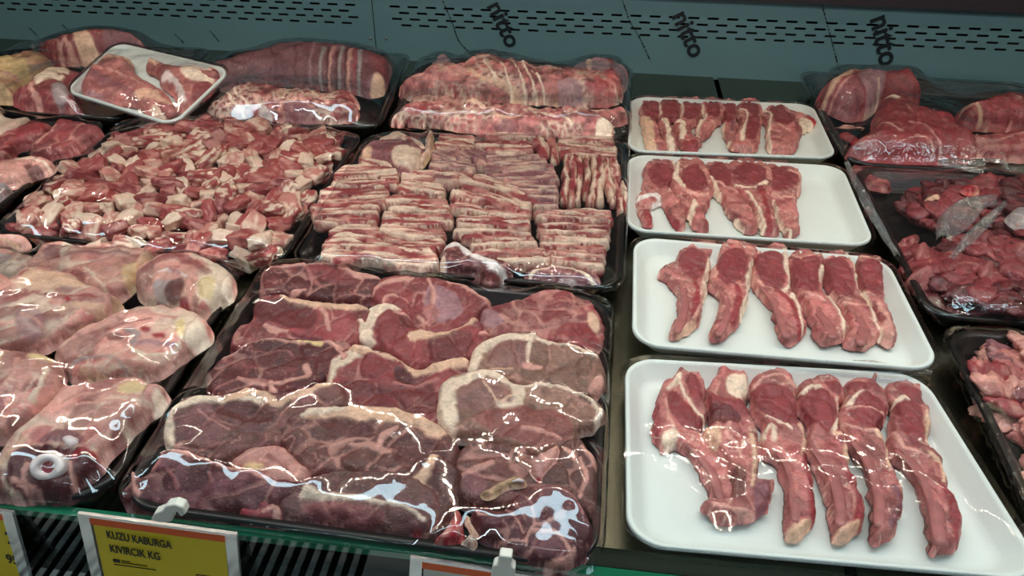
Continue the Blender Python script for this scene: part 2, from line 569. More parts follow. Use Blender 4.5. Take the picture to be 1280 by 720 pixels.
def bil(q, u, v):
    """u 0..1 left-right, v 0..1 back-front"""
    u = np.asarray(u)[..., None]; v = np.asarray(v)[..., None]
    return (q[0] * (1 - u) + q[1] * u) * (1 - v) + (q[3] * (1 - u) + q[2] * u) * v


def rrect(w, d, rad, inset, n=10):
    w = w / 2 - inset; d = d / 2 - inset; r = max(rad - inset * 0.6, 0.004); pts = []
    for cx, cy, a0 in ((w - r, d - r, 0), (-w + r, d - r, 90), (-w + r, -d + r, 180), (w - r, -d + r, 270)):
        for k in range(n):
            a = math.radians(a0 + 90 * k / (n - 1)); pts.append((cx + r * math.cos(a), cy + r * math.sin(a)))
    return np.array(pts)


def tray(name, q, label, cat, mat, depth=0.024, rad=0.03, rimw=0.006, slope=0.012, group=None, lip=0.003):
    w = 0.5 * (np.linalg.norm(q[1] - q[0]) + np.linalg.norm(q[2] - q[3]))
    d = 0.5 * (np.linalg.norm(q[3] - q[0]) + np.linalg.norm(q[2] - q[1]))
    rings = [(slope + rimw, -depth), (slope * 0.75 + rimw, -depth + 0.001), (rimw * 0.8, -lip * 2), (0.0, -lip), (0.0005, -0.0006),
             (rimw * 0.3, 0), (rimw * 0.8, -0.0003), (rimw * 1.15, -0.002), (rimw + slope * 0.8, -depth + 0.006),
             (rimw + slope * 1.1, -depth + 0.003), (rimw + slope * 1.6, -depth + 0.002)]
    V = []; F = []
    for ins, dz in rings:
        p = rrect(w, d, rad, ins)
        b = bil(q, p[:, 0] / w + 0.5, 0.5 - p[:, 1] / d)
        b[:, 2] += dz; V.append(b)
    n = len(V[0]); V = np.vstack(V)
    for i in range(len(rings) - 1):
        for k in range(n):
            F.append((i * n + k, i * n + (k + 1) % n, (i + 1) * n + (k + 1) % n, (i + 1) * n + k))
    F.append(tuple(range(n))[::-1]); F.append(tuple((len(rings) - 1) * n + k for k in range(n)))
    c = q.mean(0)
    e = empty(name, (c[0], c[1], c[2] - depth), label, cat, group)
    mesh_obj('tray_body', V, F, mat, parent=e, origin=np.array(e.location))
    return e


def film(parent, q, key, mat, rise=0.0012, nu=90, nv=84, over=0.004, sag=0.0, wr=0.0006, skirt=0.010, seed=3, taut=3, soft=3, hem=0.022, drop=0.0, wf=(60, 60), it=260):
    """cling film stretched from rim to rim over whatever stands in the tray"""
    u, v = np.meshgrid(np.linspace(0, 1, nu), np.linspace(0, 1, nv))
    w = np.linalg.norm(q[1] - q[0]); d = np.linalg.norm(q[3] - q[0])
    B = bil(q, u, v)
    # rounded outline: squeeze the square grid onto the rounded rectangle
    rr = 0.028
    X = (u - 0.5) * (w + 2 * over); Y = (0.5 - v) * (d + 2 * over)
    B = bil(q, X / w + 0.5, 0.5 - Y / d)
    base = B[..., 2] + 0.0008
    H = base.copy()
    tops = TOPS.get(key, [])
    obj = np.full(H.shape, -1.0)
    if tops:
        T = np.vstack(tops)
        # inverse bilinear by affine approximation
        A = np.stack([(q[1] - q[0] + q[2] - q[3])[:2] / 2, (q[3] - q[0] + q[2] - q[1])[:2] / 2], 1)
        uv = (np.linalg.inv(A) @ (T[:, :2] - q.mean(0)[:2]).T).T + 0.5
        fu = ((uv[:, 0] - 0.5) * w / (w + 2 * over) + 0.5) * (nu - 1); fv = ((uv[:, 1] - 0.5) * d / (d + 2 * over) + 0.5) * (nv - 1)
        for du in (0, 1):
            for dv in (0, 1):
                i = np.floor(fu).astype(int) + du; j = np.floor(fv).astype(int) + dv
                ok = (i > 1) & (i < nu - 2) & (j > 1) & (j < nv - 2)
                np.maximum.at(obj, (j[ok], i[ok]), T[ok, 2] + rise)
    if tops and taut:
        e = obj.copy()
        for _ in range(taut):
            g = e.copy(); g[1:] = np.maximum(g[1:], e[:-1]); g[:-1] = np.maximum(g[:-1], e[1:]); e = g
            g = e.copy(); g[:, 1:] = np.maximum(g[:, 1:], e[:, :-1]); g[:, :-1] = np.maximum(g[:, :-1], e[:, 1:]); e = g
        e = np.maximum(e, B[..., 2] + 0.0008)
        for _ in range(taut * soft):
            g = e.copy(); g[1:-1, 1:-1] = 0.25 * (e[:-2, 1:-1] + e[2:, 1:-1] + e[1:-1, :-2] + e[1:-1, 2:]); e = g
        ed = np.minimum(np.minimum(u, 1 - u) * w, np.minimum(v, 1 - v) * d)
        fade = sstep(0.002, hem, ed)
        obj = np.maximum(obj, e * fade + (B[..., 2] - .001) * (1 - fade))
    fixed = np.zeros(H.shape, bool); fixed[0] = fixed[-1] = True; fixed[:, 0] = fixed[:, -1] = True
    H = np.maximum(H, obj)
    for _ in range(it):
        S = H.copy()
        S[1:-1, 1:-1] = 0.25 * (H[:-2, 1:-1] + H[2:, 1:-1] + H[1:-1, :-2] + H[1:-1, 2:])
        S = np.maximum(S - sag, obj); S[fixed] = base[fixed]
        H = S
    for _ in range(2):
        S = H.copy(); S[1:-1, 1:-1] = 0.2 * (H[1:-1, 1:-1] + H[:-2, 1:-1] + H[2:, 1:-1] + H[1:-1, :-2] + H[1:-1, 2:]); S[fixed] = base[fixed]; H = np.maximum(S, obj)
    edge = np.minimum(np.minimum(u, 1 - u) * w, np.minimum(v, 1 - v) * d)
    H = H + wr * fbm(X * wf[0], Y * wf[1], 0, seed, 2) * 2 * sstep(0, 0.02, edge)
    P = B.copy(); P[..., 2] = H
    # skirt folding down round the rim; corners pulled in
    cx = np.clip(np.abs(X) - ((w + 2 * over) / 2 - rr), 0, None); cy = np.clip(np.abs(Y) - ((d + 2 * over) / 2 - rr), 0, None)
    L = np.hypot(cx, cy); k = np.where(L > 1e-9, np.minimum(1, rr * np.maximum(cx, cy) / rr / np.maximum(L, 1e-9)), 1)
    dx = cx * (k - 1) * np.sign(X); dy = cy * (k - 1) * np.sign(Y)
    ex = (q[1] - q[0]) / w; ey = (q[0] - q[3]) / d
    P = P + dx[..., None] * ex + dy[..., None] * ey
    V = P.reshape(-1, 3)
    F = [(j * nu + i, (j + 1) * nu + i, (j + 1) * nu + i + 1, j * nu + i + 1) for j in range(nv - 1) for i in range(nu - 1)]
    ring = [i for i in range(nu)] + [j * nu + nu - 1 for j in range(1, nv)] + [(nv - 1) * nu + i for i in range(nu - 2, -1, -1)] + [j * nu for j in range(nv - 2, 0, -1)]
    n0 = len(V); low = V[ring].copy(); c = V.mean(0)
    low[:, 2] -= skirt * (1 + 0.3 * RNG.uniform(-1, 1, len(ring))); low[:, :2] = c[:2] + (low[:, :2] - c[:2]) * 0.99
    V = np.vstack([V, low]); m_ = len(ring)
    for i in range(m_):
        j = (i + 1) % m_; F.append((ring[i], ring[j], n0 + j, n0 + i))
    return mesh_obj('cling_film', V, F, mat, parent=parent, origin=np.array(parent.location))


def holes_plate(name, outline, holes, to3d, mat, parent=None, thick=0.002, direction=(0, 1, 0)):
    """flat plate with real openings; outline / holes are 2-D loops, to3d maps them"""
    P = []; E = []
    for lp in [outline] + holes:
        n0 = len(P); P += [Vector(p) for p in lp]; n = len(lp); E += [(n0 + i, n0 + (i + 1) % n) for i in range(n)]
    r = delaunay_2d_cdt(P, E, [], 1, 1e-7)
    Q = np.array([tuple(v) for v in r[0]]); F = []
    cen = np.array([Q[list(f)].mean(0) for f in r[2]])
    kill = np.zeros(len(cen), bool)
    for h in holes:
        h = np.array(h); lo, hi = h.min(0), h.max(0)
        c = np.where((cen[:, 0] > lo[0]) & (cen[:, 0] < hi[0]) & (cen[:, 1] > lo[1]) & (cen[:, 1] < hi[1]))[0]
        if len(c): kill[c[inside(cen[c], h)]] = True
    F = [tuple(f) for f, k in zip(r[2], kill) if not k]
    V = np.array([to3d(*p) for p in Q])
    o = mesh_obj(name, V, F, mat, parent=parent, smooth=False, origin=V.mean(0))
    md = o.modifiers.new('thickness', 'SOLIDIFY'); md.thickness = thick; md.offset = 0
    return o


def slot_loop(cx, cy, lx, ly, ang=0.0, n=5):
    """stadium: half length lx, half width ly"""
    r = ly; pts = []
    for s, a0 in ((1, -90), (-1, 90)):
        for k in range(n):
            a = math.radians(a0 + 180 * k / (n - 1)); pts.append((s * (lx - r) + r * math.cos(a), r * math.sin(a)))
    c, s_ = math.cos(ang), math.sin(ang)
    return [(cx + x * c - y * s_, cy + x * s_ + y * c) for x, y in pts]


def text_obj(name, body, size, mat, mtx, parent=None, extrude=0.0002, bold=0.0, align='LEFT', sx=1.0):
    cu = bpy.data.curves.new(name, 'FONT'); cu.body = body; cu.size = size; cu.extrude = extrude; cu.offset = bold
    cu.align_x = align; cu.materials.append(mat)
    tmp = bpy.data.objects.new(name, cu); COL.objects.link(tmp)
    dg = bpy.context.evaluated_depsgraph_get(); dg.update()
    me = bpy.data.meshes.new_from_object(tmp.evaluated_get(dg)); bpy.data.objects.remove(tmp)
    o = bpy.data.objects.new(name, me); COL.objects.link(o)
    o.matrix_world = mtx
    if parent is not None:
        o.parent = parent; o.matrix_parent_inverse = Matrix.Translation(-Vector(parent.location))
    return o
# ================================================================== steak tray
s1 = crop(140, 320, 4); s2 = crop(440, 330, 4); cA = crop(140, 480, 4); cB = crop(440, 490, 4); cC = crop(520, 540, 4)
PX = IDENT
RZ = 0.026
Q_STEAK = quad_from_px([(333, 333), (764, 372), (748, 712), (139, 630)], RZ)
t_steak = tray('black_tray', Q_STEAK, 'black plastic tray of big dark red lamb steaks at the front centre of the shelf', 'tray', M['black'])


def steak(cr, pts, label, z=0.017, h=0.013, ty=0.13, base='L', feats=(), name='lamb_steak', **k):
    kw = dict(base=base, feats=feats, tray='steak', group='lamb leg steaks in the front centre tray', cat='steak', round_=0.006, lump=0.0016, res=0.0014, grow=1.03, sw=1.3)
    kw.update(k)
    return piece(name, cr, pts, z=z, h=h, ty=ty, label=label, **kw)


steak(s1, [(745, 100), (790, 62), (830, 50), (960, 48), (1100, 50), (1220, 82), (1330, 110), (1345, 210), (1200, 250), (1000, 240), (880, 215), (820, 225), (745, 220), (742, 150)],
      'dark red steak in the back left corner of the steak tray', base='D', z=0.018,
      feats=[('s', [(960, 50), (1000, 110), (1030, 150), (1065, 165)], 'p', 14, .8), ('s', [(1140, 55), (1230, 95), (1340, 120)], 'P', 26), ('s', [(790, 62), (960, 50), (1100, 50)], 'P', 10),
             ('s', [(880, 190), (930, 175), (970, 172)], 'P', 16), ('b', [(980, 60), (1120, 60), (1220, 110), (1180, 150), (1060, 130)], 'L', 6, .8)])
steak(s1, [(720, 240), (760, 212), (870, 210), (1000, 232), (1150, 248), (1275, 262), (1295, 330), (1240, 450), (1150, 490), (1000, 470), (900, 470), (780, 470), (690, 480), (610, 490), (600, 460), (640, 370), (700, 335), (705, 270)],
      'steak with a long pink fat strip along its back, second from back at left', z=0.018,
      feats=[('s', [(868, 212), (1000, 236), (1150, 252), (1270, 268)], 'H', 40), ('s', [(1035, 262), (1075, 310), (1092, 375)], 'P', 16), ('s', [(765, 355), (810, 378), (870, 382)], 'P', 26),
             ('s', [(615, 470), (650, 420), (690, 345)], 'p', 12, .7), ('b', [(720, 230), (860, 225), (1000, 260), (1030, 330), (980, 380), (800, 340), (720, 320)], 'D', 8, .7), ('s', [(900, 400), (960, 415), (1050, 420)], 'X', 10, .6)])
steak(s1, [(478, 680), (490, 600), (540, 530), (620, 482), (720, 432), (850, 412), (1000, 430), (1130, 418), (1190, 450), (1200, 520), (1130, 600), (1060, 650), (940, 720), (700, 740), (520, 730)],
      'dark domed steak at the left of its tray, behind the white rimmed one', base='D', z=0.018,
      feats=[('s', [(560, 515), (690, 440), (780, 417), (900, 428), (960, 440)], 'P', 13, .8), ('s', [(940, 425), (1000, 432), (1030, 445)], 'Y', 24), ('s', [(1040, 425), (1120, 440), (1160, 480), (1170, 520)], 'P', 26),
             ('s', [(640, 622), (760, 640), (860, 636), (980, 600), (975, 560)], 'P', 22), ('s', [(790, 640), (805, 690)], 'P', 24), ('s', [(500, 690), (580, 645), (700, 620), (800, 628)], 'p', 10, .7),
             ('b', [(700, 470), (850, 440), (980, 480), (940, 560), (780, 560), (660, 540)], 'D', 8, .6), ('s', [(700, 480), (860, 470), (900, 490)], 'p', 6, .6)])
steak(s2, [(100, 140), (130, 100), (180, 72), (260, 62), (380, 78), (470, 82), (570, 112), (660, 178), (690, 205), (640, 260), (600, 330), (440, 390), (340, 370), (250, 330), (170, 250), (110, 200)],
      'large steak with a grey silvery patch at the back centre of the steak tray', z=0.019,
      feats=[('b', [(380, 130), (420, 110), (520, 150), (560, 230), (520, 270), (430, 290), (360, 250)], 'M', 10, .85), ('s', [(110, 150), (150, 105), (210, 85), (290, 75)], 'P', 26), ('s', [(385, 85), (410, 150), (400, 220), (370, 250)], 'P', 16),
             ('s', [(480, 84), (570, 118), (680, 195)], 'P', 14), ('s', [(150, 240), (165, 180), (210, 155), (260, 190), (300, 250), (360, 290)], 'P', 14, .9), ('b', [(190, 180), (230, 165), (290, 210), (330, 270), (260, 280), (200, 250)], 'L', 4),
             ('b', [(350, 220), (420, 210), (435, 270), (390, 300)], 'p', 6, .8)])
steak(s2, [(15, 330), (50, 265), (100, 222), (200, 208), (290, 260), (340, 330), (440, 345), (540, 320), (600, 270), (645, 300), (640, 360), (600, 430), (560, 520), (440, 520), (320, 560), (200, 480), (120, 440), (40, 420)],
      'steak with a thick cream fat ring around a red eye, mid steak tray', z=0.018,
      feats=[('s', [(80, 410), (60, 340), (95, 260), (160, 220), (215, 220)], 'F', 66), ('s', [(285, 365), (330, 362), (420, 345), (520, 305), (615, 275)], 'H', 46), ('b', [(112, 300), (170, 235), (230, 250), (300, 310), (345, 335), (280, 360), (290, 400), (200, 440), (120, 400)], 'L', 3),
             ('s', [(215, 245), (290, 265), (345, 325)], 'P', 12), ('b', [(230, 270), (280, 265), (330, 320), (260, 330)], 'D', 4, .7), ('b', [(380, 380), (600, 340), (560, 480), (420, 500)], 'D', 8, .6)])
steak(s2, [(520, 400), (560, 350), (640, 335), (690, 330), (700, 400), (640, 470), (600, 500), (550, 470)],
      'small bright red lump between the middle steak and the pale fat rimmed ones', base='L', z=0.018, h=0.012, name='meat_trimming', feats=[('s', [(650, 335), (690, 350)], 'P', 24)], tone=1.05)
steak(s2, [(640, 260), (650, 230), (690, 215), (800, 190), (880, 165), (960, 140), (1060, 138), (1120, 160), (1205, 215), (1245, 290), (1262, 400), (1240, 480), (1100, 460), (960, 420), (880, 380), (760, 390), (680, 400), (640, 350)],
      'marbled red steak in the back right corner of the steak tray', base='L', z=0.018, mottle=('P', 0.5, 150), jit=0.002,
      feats=[('b', [(650, 230), (730, 240), (760, 290), (690, 320), (635, 290)], 'M', 10, .8), ('b', [(1180, 250), (1225, 260), (1240, 320), (1215, 345), (1180, 300)], 'H', 4), ('b', [(1040, 310), (1150, 290), (1220, 350), (1230, 420), (1100, 400)], 'S', 4, .8),
             ('s', [(800, 190), (820, 240), (900, 250), (960, 310)], 'P', 12, .6), ('s', [(750, 260), (800, 300), (860, 310)], 'P', 18, .7), ('s', [(900, 170), (960, 200), (1060, 190), (1150, 230)], 'p', 12, .6)])
steak(PX, [(407, 475), (412, 455), (428, 440), (447, 433), (470, 440), (492, 446), (520, 463), (545, 455), (578, 447), (590, 462), (572, 485), (553, 505), (548, 540), (505, 545), (470, 530), (425, 525), (410, 505)],
      'steak with curved orange fat band and dark lobes, in front of the fat ringed one', z=0.018,
      feats=[('s', [(419, 508), (411, 482), (420, 458), (447, 440), (462, 438)], 'F', 14), ('s', [(440, 437), (470, 447), (500, 452), (520, 464), (545, 457), (578, 451)], 'H', 12),
             ('b', [(449, 450), (466, 443), (482, 452), (494, 470), (490, 482), (470, 480), (452, 468)], 'L', 2), ('b', [(492, 460), (510, 464), (516, 478), (500, 483)], 'D', 2), ('b', [(425, 480), (450, 475), (500, 490), (540, 480), (540, 520), (440, 520)], 'D', 2, .6), ('s', [(495, 479), (520, 482), (545, 476)], 'p', 5)])
steak(s2, [(570, 560), (578, 520), (600, 460), (640, 410), (700, 375), (780, 352), (880, 348), (960, 375), (1060, 405), (1160, 430), (1225, 460), (1255, 530), (1262, 620), (1230, 680), (1080, 690), (900, 640), (740, 600), (620, 590)],
      'brownish steak with a white left fat rim, the further of two such steaks', base='B', z=0.023, mottle=('b', 0.5, 200), round_=0.006,
      feats=[('s', [(575, 560), (595, 490), (640, 425), (720, 375), (800, 358), (890, 358)], 'F', 60), ('s', [(890, 358), (980, 388), (1080, 415), (1222, 458)], 'F', 17), ('s', [(905, 370), (880, 420), (878, 480), (900, 510)], 'F', 14), ('b', [(850, 490), (900, 500), (955, 510), (940, 530), (860, 525)], 'P', 3),
             ('b', [(690, 440), (760, 380), (860, 375), (880, 420), (870, 500), (760, 530), (680, 500)], 'V', 4, .45), ('b', [(1190, 600), (1240, 560), (1262, 600), (1230, 660), (1180, 640)], 'P', 4, .8), ('s', [(680, 540), (800, 530)], 'H', 10, .7)])
steak(PX, [(549, 512), (551, 488), (562, 474), (585, 466), (610, 465), (632, 472), (648, 482), (680, 481), (705, 484), (735, 496), (753, 512), (753, 528), (742, 538), (722, 545), (716, 560), (690, 572), (650, 570), (600, 552), (568, 552), (550, 535)],
      'brownish steak with a thick white left fat rim, the nearer of two such steaks', base='B', z=0.023, mottle=('b', 0.5, 200), round_=0.006,
      feats=[('s', [(556, 540), (553, 515), (556, 492), (572, 476), (600, 470), (625, 474), (642, 487), (646, 502)], 'F', 19), ('s', [(645, 483), (675, 483), (705, 487), (735, 499), (750, 513)], 'F', 5), ('b', [(618, 502), (632, 503), (655, 508), (640, 514), (625, 512)], 'F', 2),
             ('b', [(572, 492), (590, 478), (620, 480), (640, 495), (640, 505), (615, 510), (580, 515), (570, 505)], 'V', 3, .4), ('s', [(604, 480), (622, 503)], 'H', 2), ('s', [(628, 504), (645, 492)], 'H', 2),
             ('b', [(590, 520), (640, 510), (700, 515), (715, 545), (680, 560), (620, 545)], 'L', 4, .6), ('s', [(655, 538), (680, 542), (700, 550)], 'P', 4, .8), ('b', [(742, 522), (753, 512), (752, 522), (745, 530)], 'F', 2)])
steak(cA, [(265, 270), (268, 200), (300, 150), (335, 108), (420, 62), (520, 55), (600, 50), (690, 28), (800, 42), (930, 38), (1080, 0), (1150, 30), (1165, 110), (1080, 180), (1000, 220), (900, 260), (870, 330), (700, 370), (560, 420), (420, 400), (330, 380), (285, 330)],
      'broad dark steak with a white top rim at the left edge of the steak tray', base='b', z=0.022, mottle=('V', 0.5, 120),
      feats=[('s', [(278, 290), (280, 200), (330, 125), (420, 78), (500, 75)], 'F', 46), ('s', [(440, 78), (560, 90), (640, 75), (730, 90)], 'F', 22), ('s', [(600, 60), (700, 45), (780, 80), (820, 110), (880, 70), (960, 45), (1070, 5)], 'H', 46),
             ('b', [(500, 100), (640, 90), (740, 110), (840, 160), (760, 200), (620, 180), (520, 150)], 'D', 6, .7), ('b', [(340, 170), (480, 120), (560, 200), (540, 280), (380, 280)], 'V', 10, .5), ('s', [(430, 130), (520, 200), (590, 240)], 'P', 5, .6), ('s', [(440, 335), (560, 300), (600, 290)], 'p', 6, .6)])
steak(cA, [(600, 400), (650, 350), (720, 318), (840, 305), (900, 350), (950, 410), (990, 440), (960, 520), (820, 530), (740, 490), (660, 460)],
      'small pale fatty lump between the two left front steaks', base='P', z=0.021, name='fat_trimming', mottle=('p', 0.6, 200), feats=[('s', [(610, 395), (700, 345), (760, 315)], 'P', 14), ('b', [(660, 410), (740, 390), (760, 430), (680, 440)], 'Y', 6, .7), ('s', [(780, 350), (830, 400), (880, 440)], 'L', 14, .6)])
steak(PX, [(351, 550), (358, 532), (372, 518), (392, 512), (420, 509), (442, 507), (470, 508), (505, 515), (545, 530), (562, 545), (572, 565), (565, 590), (530, 605), (480, 605), (430, 600), (395, 600), (368, 582), (353, 565)],
      'wide dark steak with a broad cream fat band across its back, front centre', base='b', z=0.023, mottle=('D', 0.7, 110),
      feats=[('s', [(385, 520), (412, 516), (440, 515), (470, 518), (510, 524), (540, 533), (555, 540)], 'H', 17), ('s', [(378, 522), (400, 514), (430, 511)], 'F', 7), ('s', [(497, 537), (480, 548), (472, 562)], 'P', 6), ('s', [(440, 555), (465, 560), (495, 563)], 'P', 7, .8),
             ('b', [(395, 525), (430, 520), (460, 530), (470, 545), (430, 545)], 'D', 3, .7), ('b', [(500, 545), (550, 550), (555, 580), (510, 590), (490, 570)], 'D', 3, .7), ('s', [(400, 560), (440, 548), (460, 550)], 'P', 3, .6)])
steak(cA, [(60, 560), (95, 505), (110, 440), (160, 470), (220, 425), (245, 345), (310, 325), (400, 338), (500, 380), (620, 420), (760, 455), (880, 480), (960, 510), (980, 560), (900, 620), (700, 690), (300, 670), (120, 640)],
      'dark ragged edged steak in the front left corner of the steak tray', base='D', z=0.019, ty=.34, mottle=('V', 0.6, 90), jit=0.002,
      feats=[('s', [(310, 335), (400, 350), (500, 388), (560, 412), (680, 435), (760, 465)], 'P', 22), ('s', [(250, 350), (240, 390), (210, 430)], 'p', 18), ('s', [(100, 440), (110, 510), (140, 560)], 'P', 16), ('s', [(280, 430), (310, 470), (330, 520)], 'p', 14, .7), ('s', [(490, 450), (500, 500)], 'p', 16, .7)])
steak(PX, [(352, 640), (358, 620), (385, 602), (410, 592), (435, 588), (465, 586), (500, 592), (530, 605), (548, 625), (552, 650), (540, 672), (510, 674), (470, 670), (400, 660), (365, 655)],
      'brown steak with a cream fat line, touching the glass edge at the front', base='b', z=0.020, ty=.34, mottle=('V', 0.5, 120),
      feats=[('s', [(378, 618), (400, 622), (430, 624), (470, 627), (510, 640), (530, 652)], 'F', 6), ('s', [(382, 612), (395, 618), (430, 626)], 'F', 8), ('b', [(390, 598), (440, 590), (480, 595), (500, 615), (440, 618), (400, 610)], 'b', 3, .8), ('b', [(380, 630), (440, 632), (480, 640), (470, 660), (400, 650)], 'S', 4, .35), ('b', [(515, 662), (540, 665), (545, 675), (525, 678)], 'R', 2, .7)])
steak(PX, [(505, 600), (518, 578), (540, 566), (560, 575), (577, 595), (570, 625), (560, 655), (548, 678), (525, 672), (508, 640)],
      'dark steak crossed by an upright pale fat band, at the front of the steak tray', base='b', z=0.022, ty=.30, mottle=('D', 0.7, 120),
      feats=[('s', [(540, 572), (530, 590), (516, 612), (510, 640), (515, 665)], 'H', 14), ('s', [(495, 650), (515, 660)], 'F', 6)])
steak(PX, [(568, 590), (575, 565), (600, 552), (640, 560), (672, 572), (700, 580), (715, 600), (712, 630), (660, 640), (600, 640), (572, 625)],
      'dark brown steak lying under the round front steak at the right of the steak tray', base='b', z=0.020, mottle=('D', 0.5, 160),
      feats=[('s', [(570, 605), (590, 590), (615, 578)], 'P', 6, .8), ('b', [(575, 600), (600, 592), (610, 610), (590, 620)], 'V', 2, .7)])
steak(PX, [(690, 580), (700, 556), (718, 548), (732, 556), (744, 575), (747, 610), (744, 650), (728, 650), (710, 630), (695, 605)],
      'narrow dark steak with a pink ridge along the right wall of the steak tray', base='b', z=0.021, mottle=('D', 0.6, 140),
      feats=[('s', [(727, 560), (738, 570), (745, 585)], 'P', 5), ('s', [(726, 575), (731, 600), (725, 622)], 'P', 4), ('s', [(705, 560), (716, 568), (718, 575)], 'P', 4)])
sk = steak(cC, [(430, 400), (480, 330), (560, 285), (640, 265), (740, 285), (815, 345), (862, 440), (880, 540), (850, 630), (780, 695), (690, 712), (590, 680), (480, 640), (400, 580), (320, 520), (280, 450), (310, 380), (370, 370)],
      'round dark steak with branching white veins in the front right corner of the steak tray', base='D', z=0.022, ty=.30, h=0.015, mottle=('V', 0.4, 90),
      feats=[('s', [(575, 490), (600, 465), (650, 455), (700, 425), (745, 400)], 'P', 10), ('s', [(592, 468), (588, 420), (578, 380)], 'P', 8), ('s', [(550, 570), (560, 510), (620, 492), (690, 505), (740, 550), (765, 600)], 'P', 14), ('s', [(550, 552), (450, 545), (365, 535)], 'P', 7),
             ('s', [(450, 395), (500, 440), (540, 500)], 'P', 8, .8), ('s', [(640, 665), (700, 662), (760, 640), (790, 600)], 'P', 26), ('s', [(670, 255), (740, 285), (812, 345), (835, 410)], 'p', 8, .7), ('b', [(570, 520), (640, 505), (720, 540), (750, 610), (660, 640), (590, 600)], 'V', 6, .6),
             ('g', [(450, 395), (500, 440), (545, 520)], 'X', 20), ('s', [(300, 385), (315, 420), (350, 430)], 'P', 7)])
steak(cC, [(95, 560), (140, 500), (175, 430), (205, 395), (235, 430), (240, 510), (220, 565), (170, 580), (120, 578)], 'bright red raw scrap standing by the round front steak', base='R', z=0.020, name='meat_trimming', mottle=('P', 0.6, 260), h=0.016)
steak(cC, [(222, 560), (250, 505), (280, 510), (300, 550), (290, 590), (262, 580), (240, 570)], 'little hooked curl of white fat beside the bright red scrap', base='F', z=0.024, name='fat_trimming', h=0.008, feats=[('b', [(240, 560), (265, 550), (280, 580), (265, 600)], 'X', 3, .9)])
steak(cC, [(245, 410), (262, 405), (290, 450), (315, 510), (305, 530), (280, 505), (255, 460)], 'short strip of cream fat left of the round front steak', base='H', z=0.026, name='fat_trimming', h=0.006)
steak(cC, [(510, 90), (545, 75), (580, 110), (620, 95), (700, 58), (725, 90), (700, 150), (660, 190), (632, 250), (590, 240), (550, 180), (515, 140)], 'pink triangular knuckle piece above the round front steak', base='P', z=0.031, h=0.010, name='meat_trimming', mottle=('M', 0.6, 160),
      feats=[('b', [(535, 90), (580, 100), (620, 105), (600, 135), (555, 130)], 'D', 4, .9), ('b', [(590, 215), (630, 220), (620, 250), (595, 240)], 'R', 3, .9)])
b_ = steak(cC, [(330, 310), (370, 270), (440, 245), (500, 222), (540, 232), (548, 262), (510, 275), (450, 290), (390, 325), (345, 330)], 'thin pale rib bone end lying on the steaks above the round front steak', base='T', z=0.031, h=0.007, name='bone_sliver', mottle=('b', 0.5, 250), cat='bone')
bone_part(b_, 'bone_end', cC, [(480, 250), (515, 238), (540, 248)], 26, mat='bone_white')
steak(cA, [(640, 625), (700, 590), (790, 585), (850, 620), (880, 680), (830, 730), (700, 720), (650, 690)], 'dark red lump pressed against the glass edge at the front of the steak tray', base='L', z=0.012, h=0.014, name='meat_trimming', feats=[('s', [(760, 640), (820, 620), (830, 680)], 'P', 22)], mottle=('R', .4, 120))
film(t_steak, Q_STEAK, 'steak', M['film'], rise=0.0045, nu=120, nv=110, it=500, seed=5, wr=0.0002, taut=6, soft=22, hem=0.062)
# ================================================================== foam trays with chops
c6 = crop(800, 450, 2.667); a2 = crop(770, 270, 3.048); a1 = crop(760, 100, 4)
FZ = 0.022


def foam(q, label, key, **k):
    return tray('foam_tray', q, label, 'tray', M['foam'], depth=0.018, rad=0.026, rimw=0.004, slope=0.010, group=None, **k)


Q_T4 = quad_from_px([(781, 446), (1152, 466), (1316, 727), (783, 680)], 0.022)
Q_T3 = quad_from_px([(792, 295), (1108, 322), (1180, 463), (790, 430)], 0.030)
Q_T2 = quad_from_px([(785, 192), (1053, 207), (1096, 307), (782, 287)], 0.026)
Q_T1 = quad_from_px([(789, 120), (1016, 130), (1048, 197), (784, 188)], 0.024)
t4 = foam(Q_T4, 'white foam tray of six long lamb chops, nearest the camera', 't4')
t3 = foam(Q_T3, 'white foam tray of six curved lamb chops, second from the front', 't3')
t2 = foam(Q_T2, 'white foam tray half covered by chops, with bare foam at its right', 't2')
t1 = foam(Q_T1, 'white foam tray of small chops, furthest back of the foam trays', 't1')


def chop(cr, pts, label, key, z, eye=None, feats=(), bone=None, bw=16, h=0.013, **k):
    fe = []
    if eye: fe.append(('b', eye, 'L', 3))
    kw = dict(base='p', feats=fe + list(feats), tray=key, cat='chop', group={'t4': 'long lamb chops on the nearest foam tray', 't3': 'curved lamb chops on the second foam tray', 't2': 'lamb chops on the half bare foam tray', 't1': 'small lamb chops on the furthest foam tray'}[key],
              res=0.0014, round_=0.0045, lump=0.0016, mottle=('L', 0.75, 120), jit=0.002, cells=(0.012, 0.12, 'P', 0.6, 0.5, 2.2, 1.2), veins=(110, .05, 'F', .5))
    kw.update(k)
    o = piece('lamb_chop', cr, pts, z=z, h=h, label=label, **kw)
    if bone: bone_part(o, 'rib_bone', cr, bone, bw, lift=0.90, flat=0.42, taper=(0.5, 0.9, 1.0, 0.9))
    return o


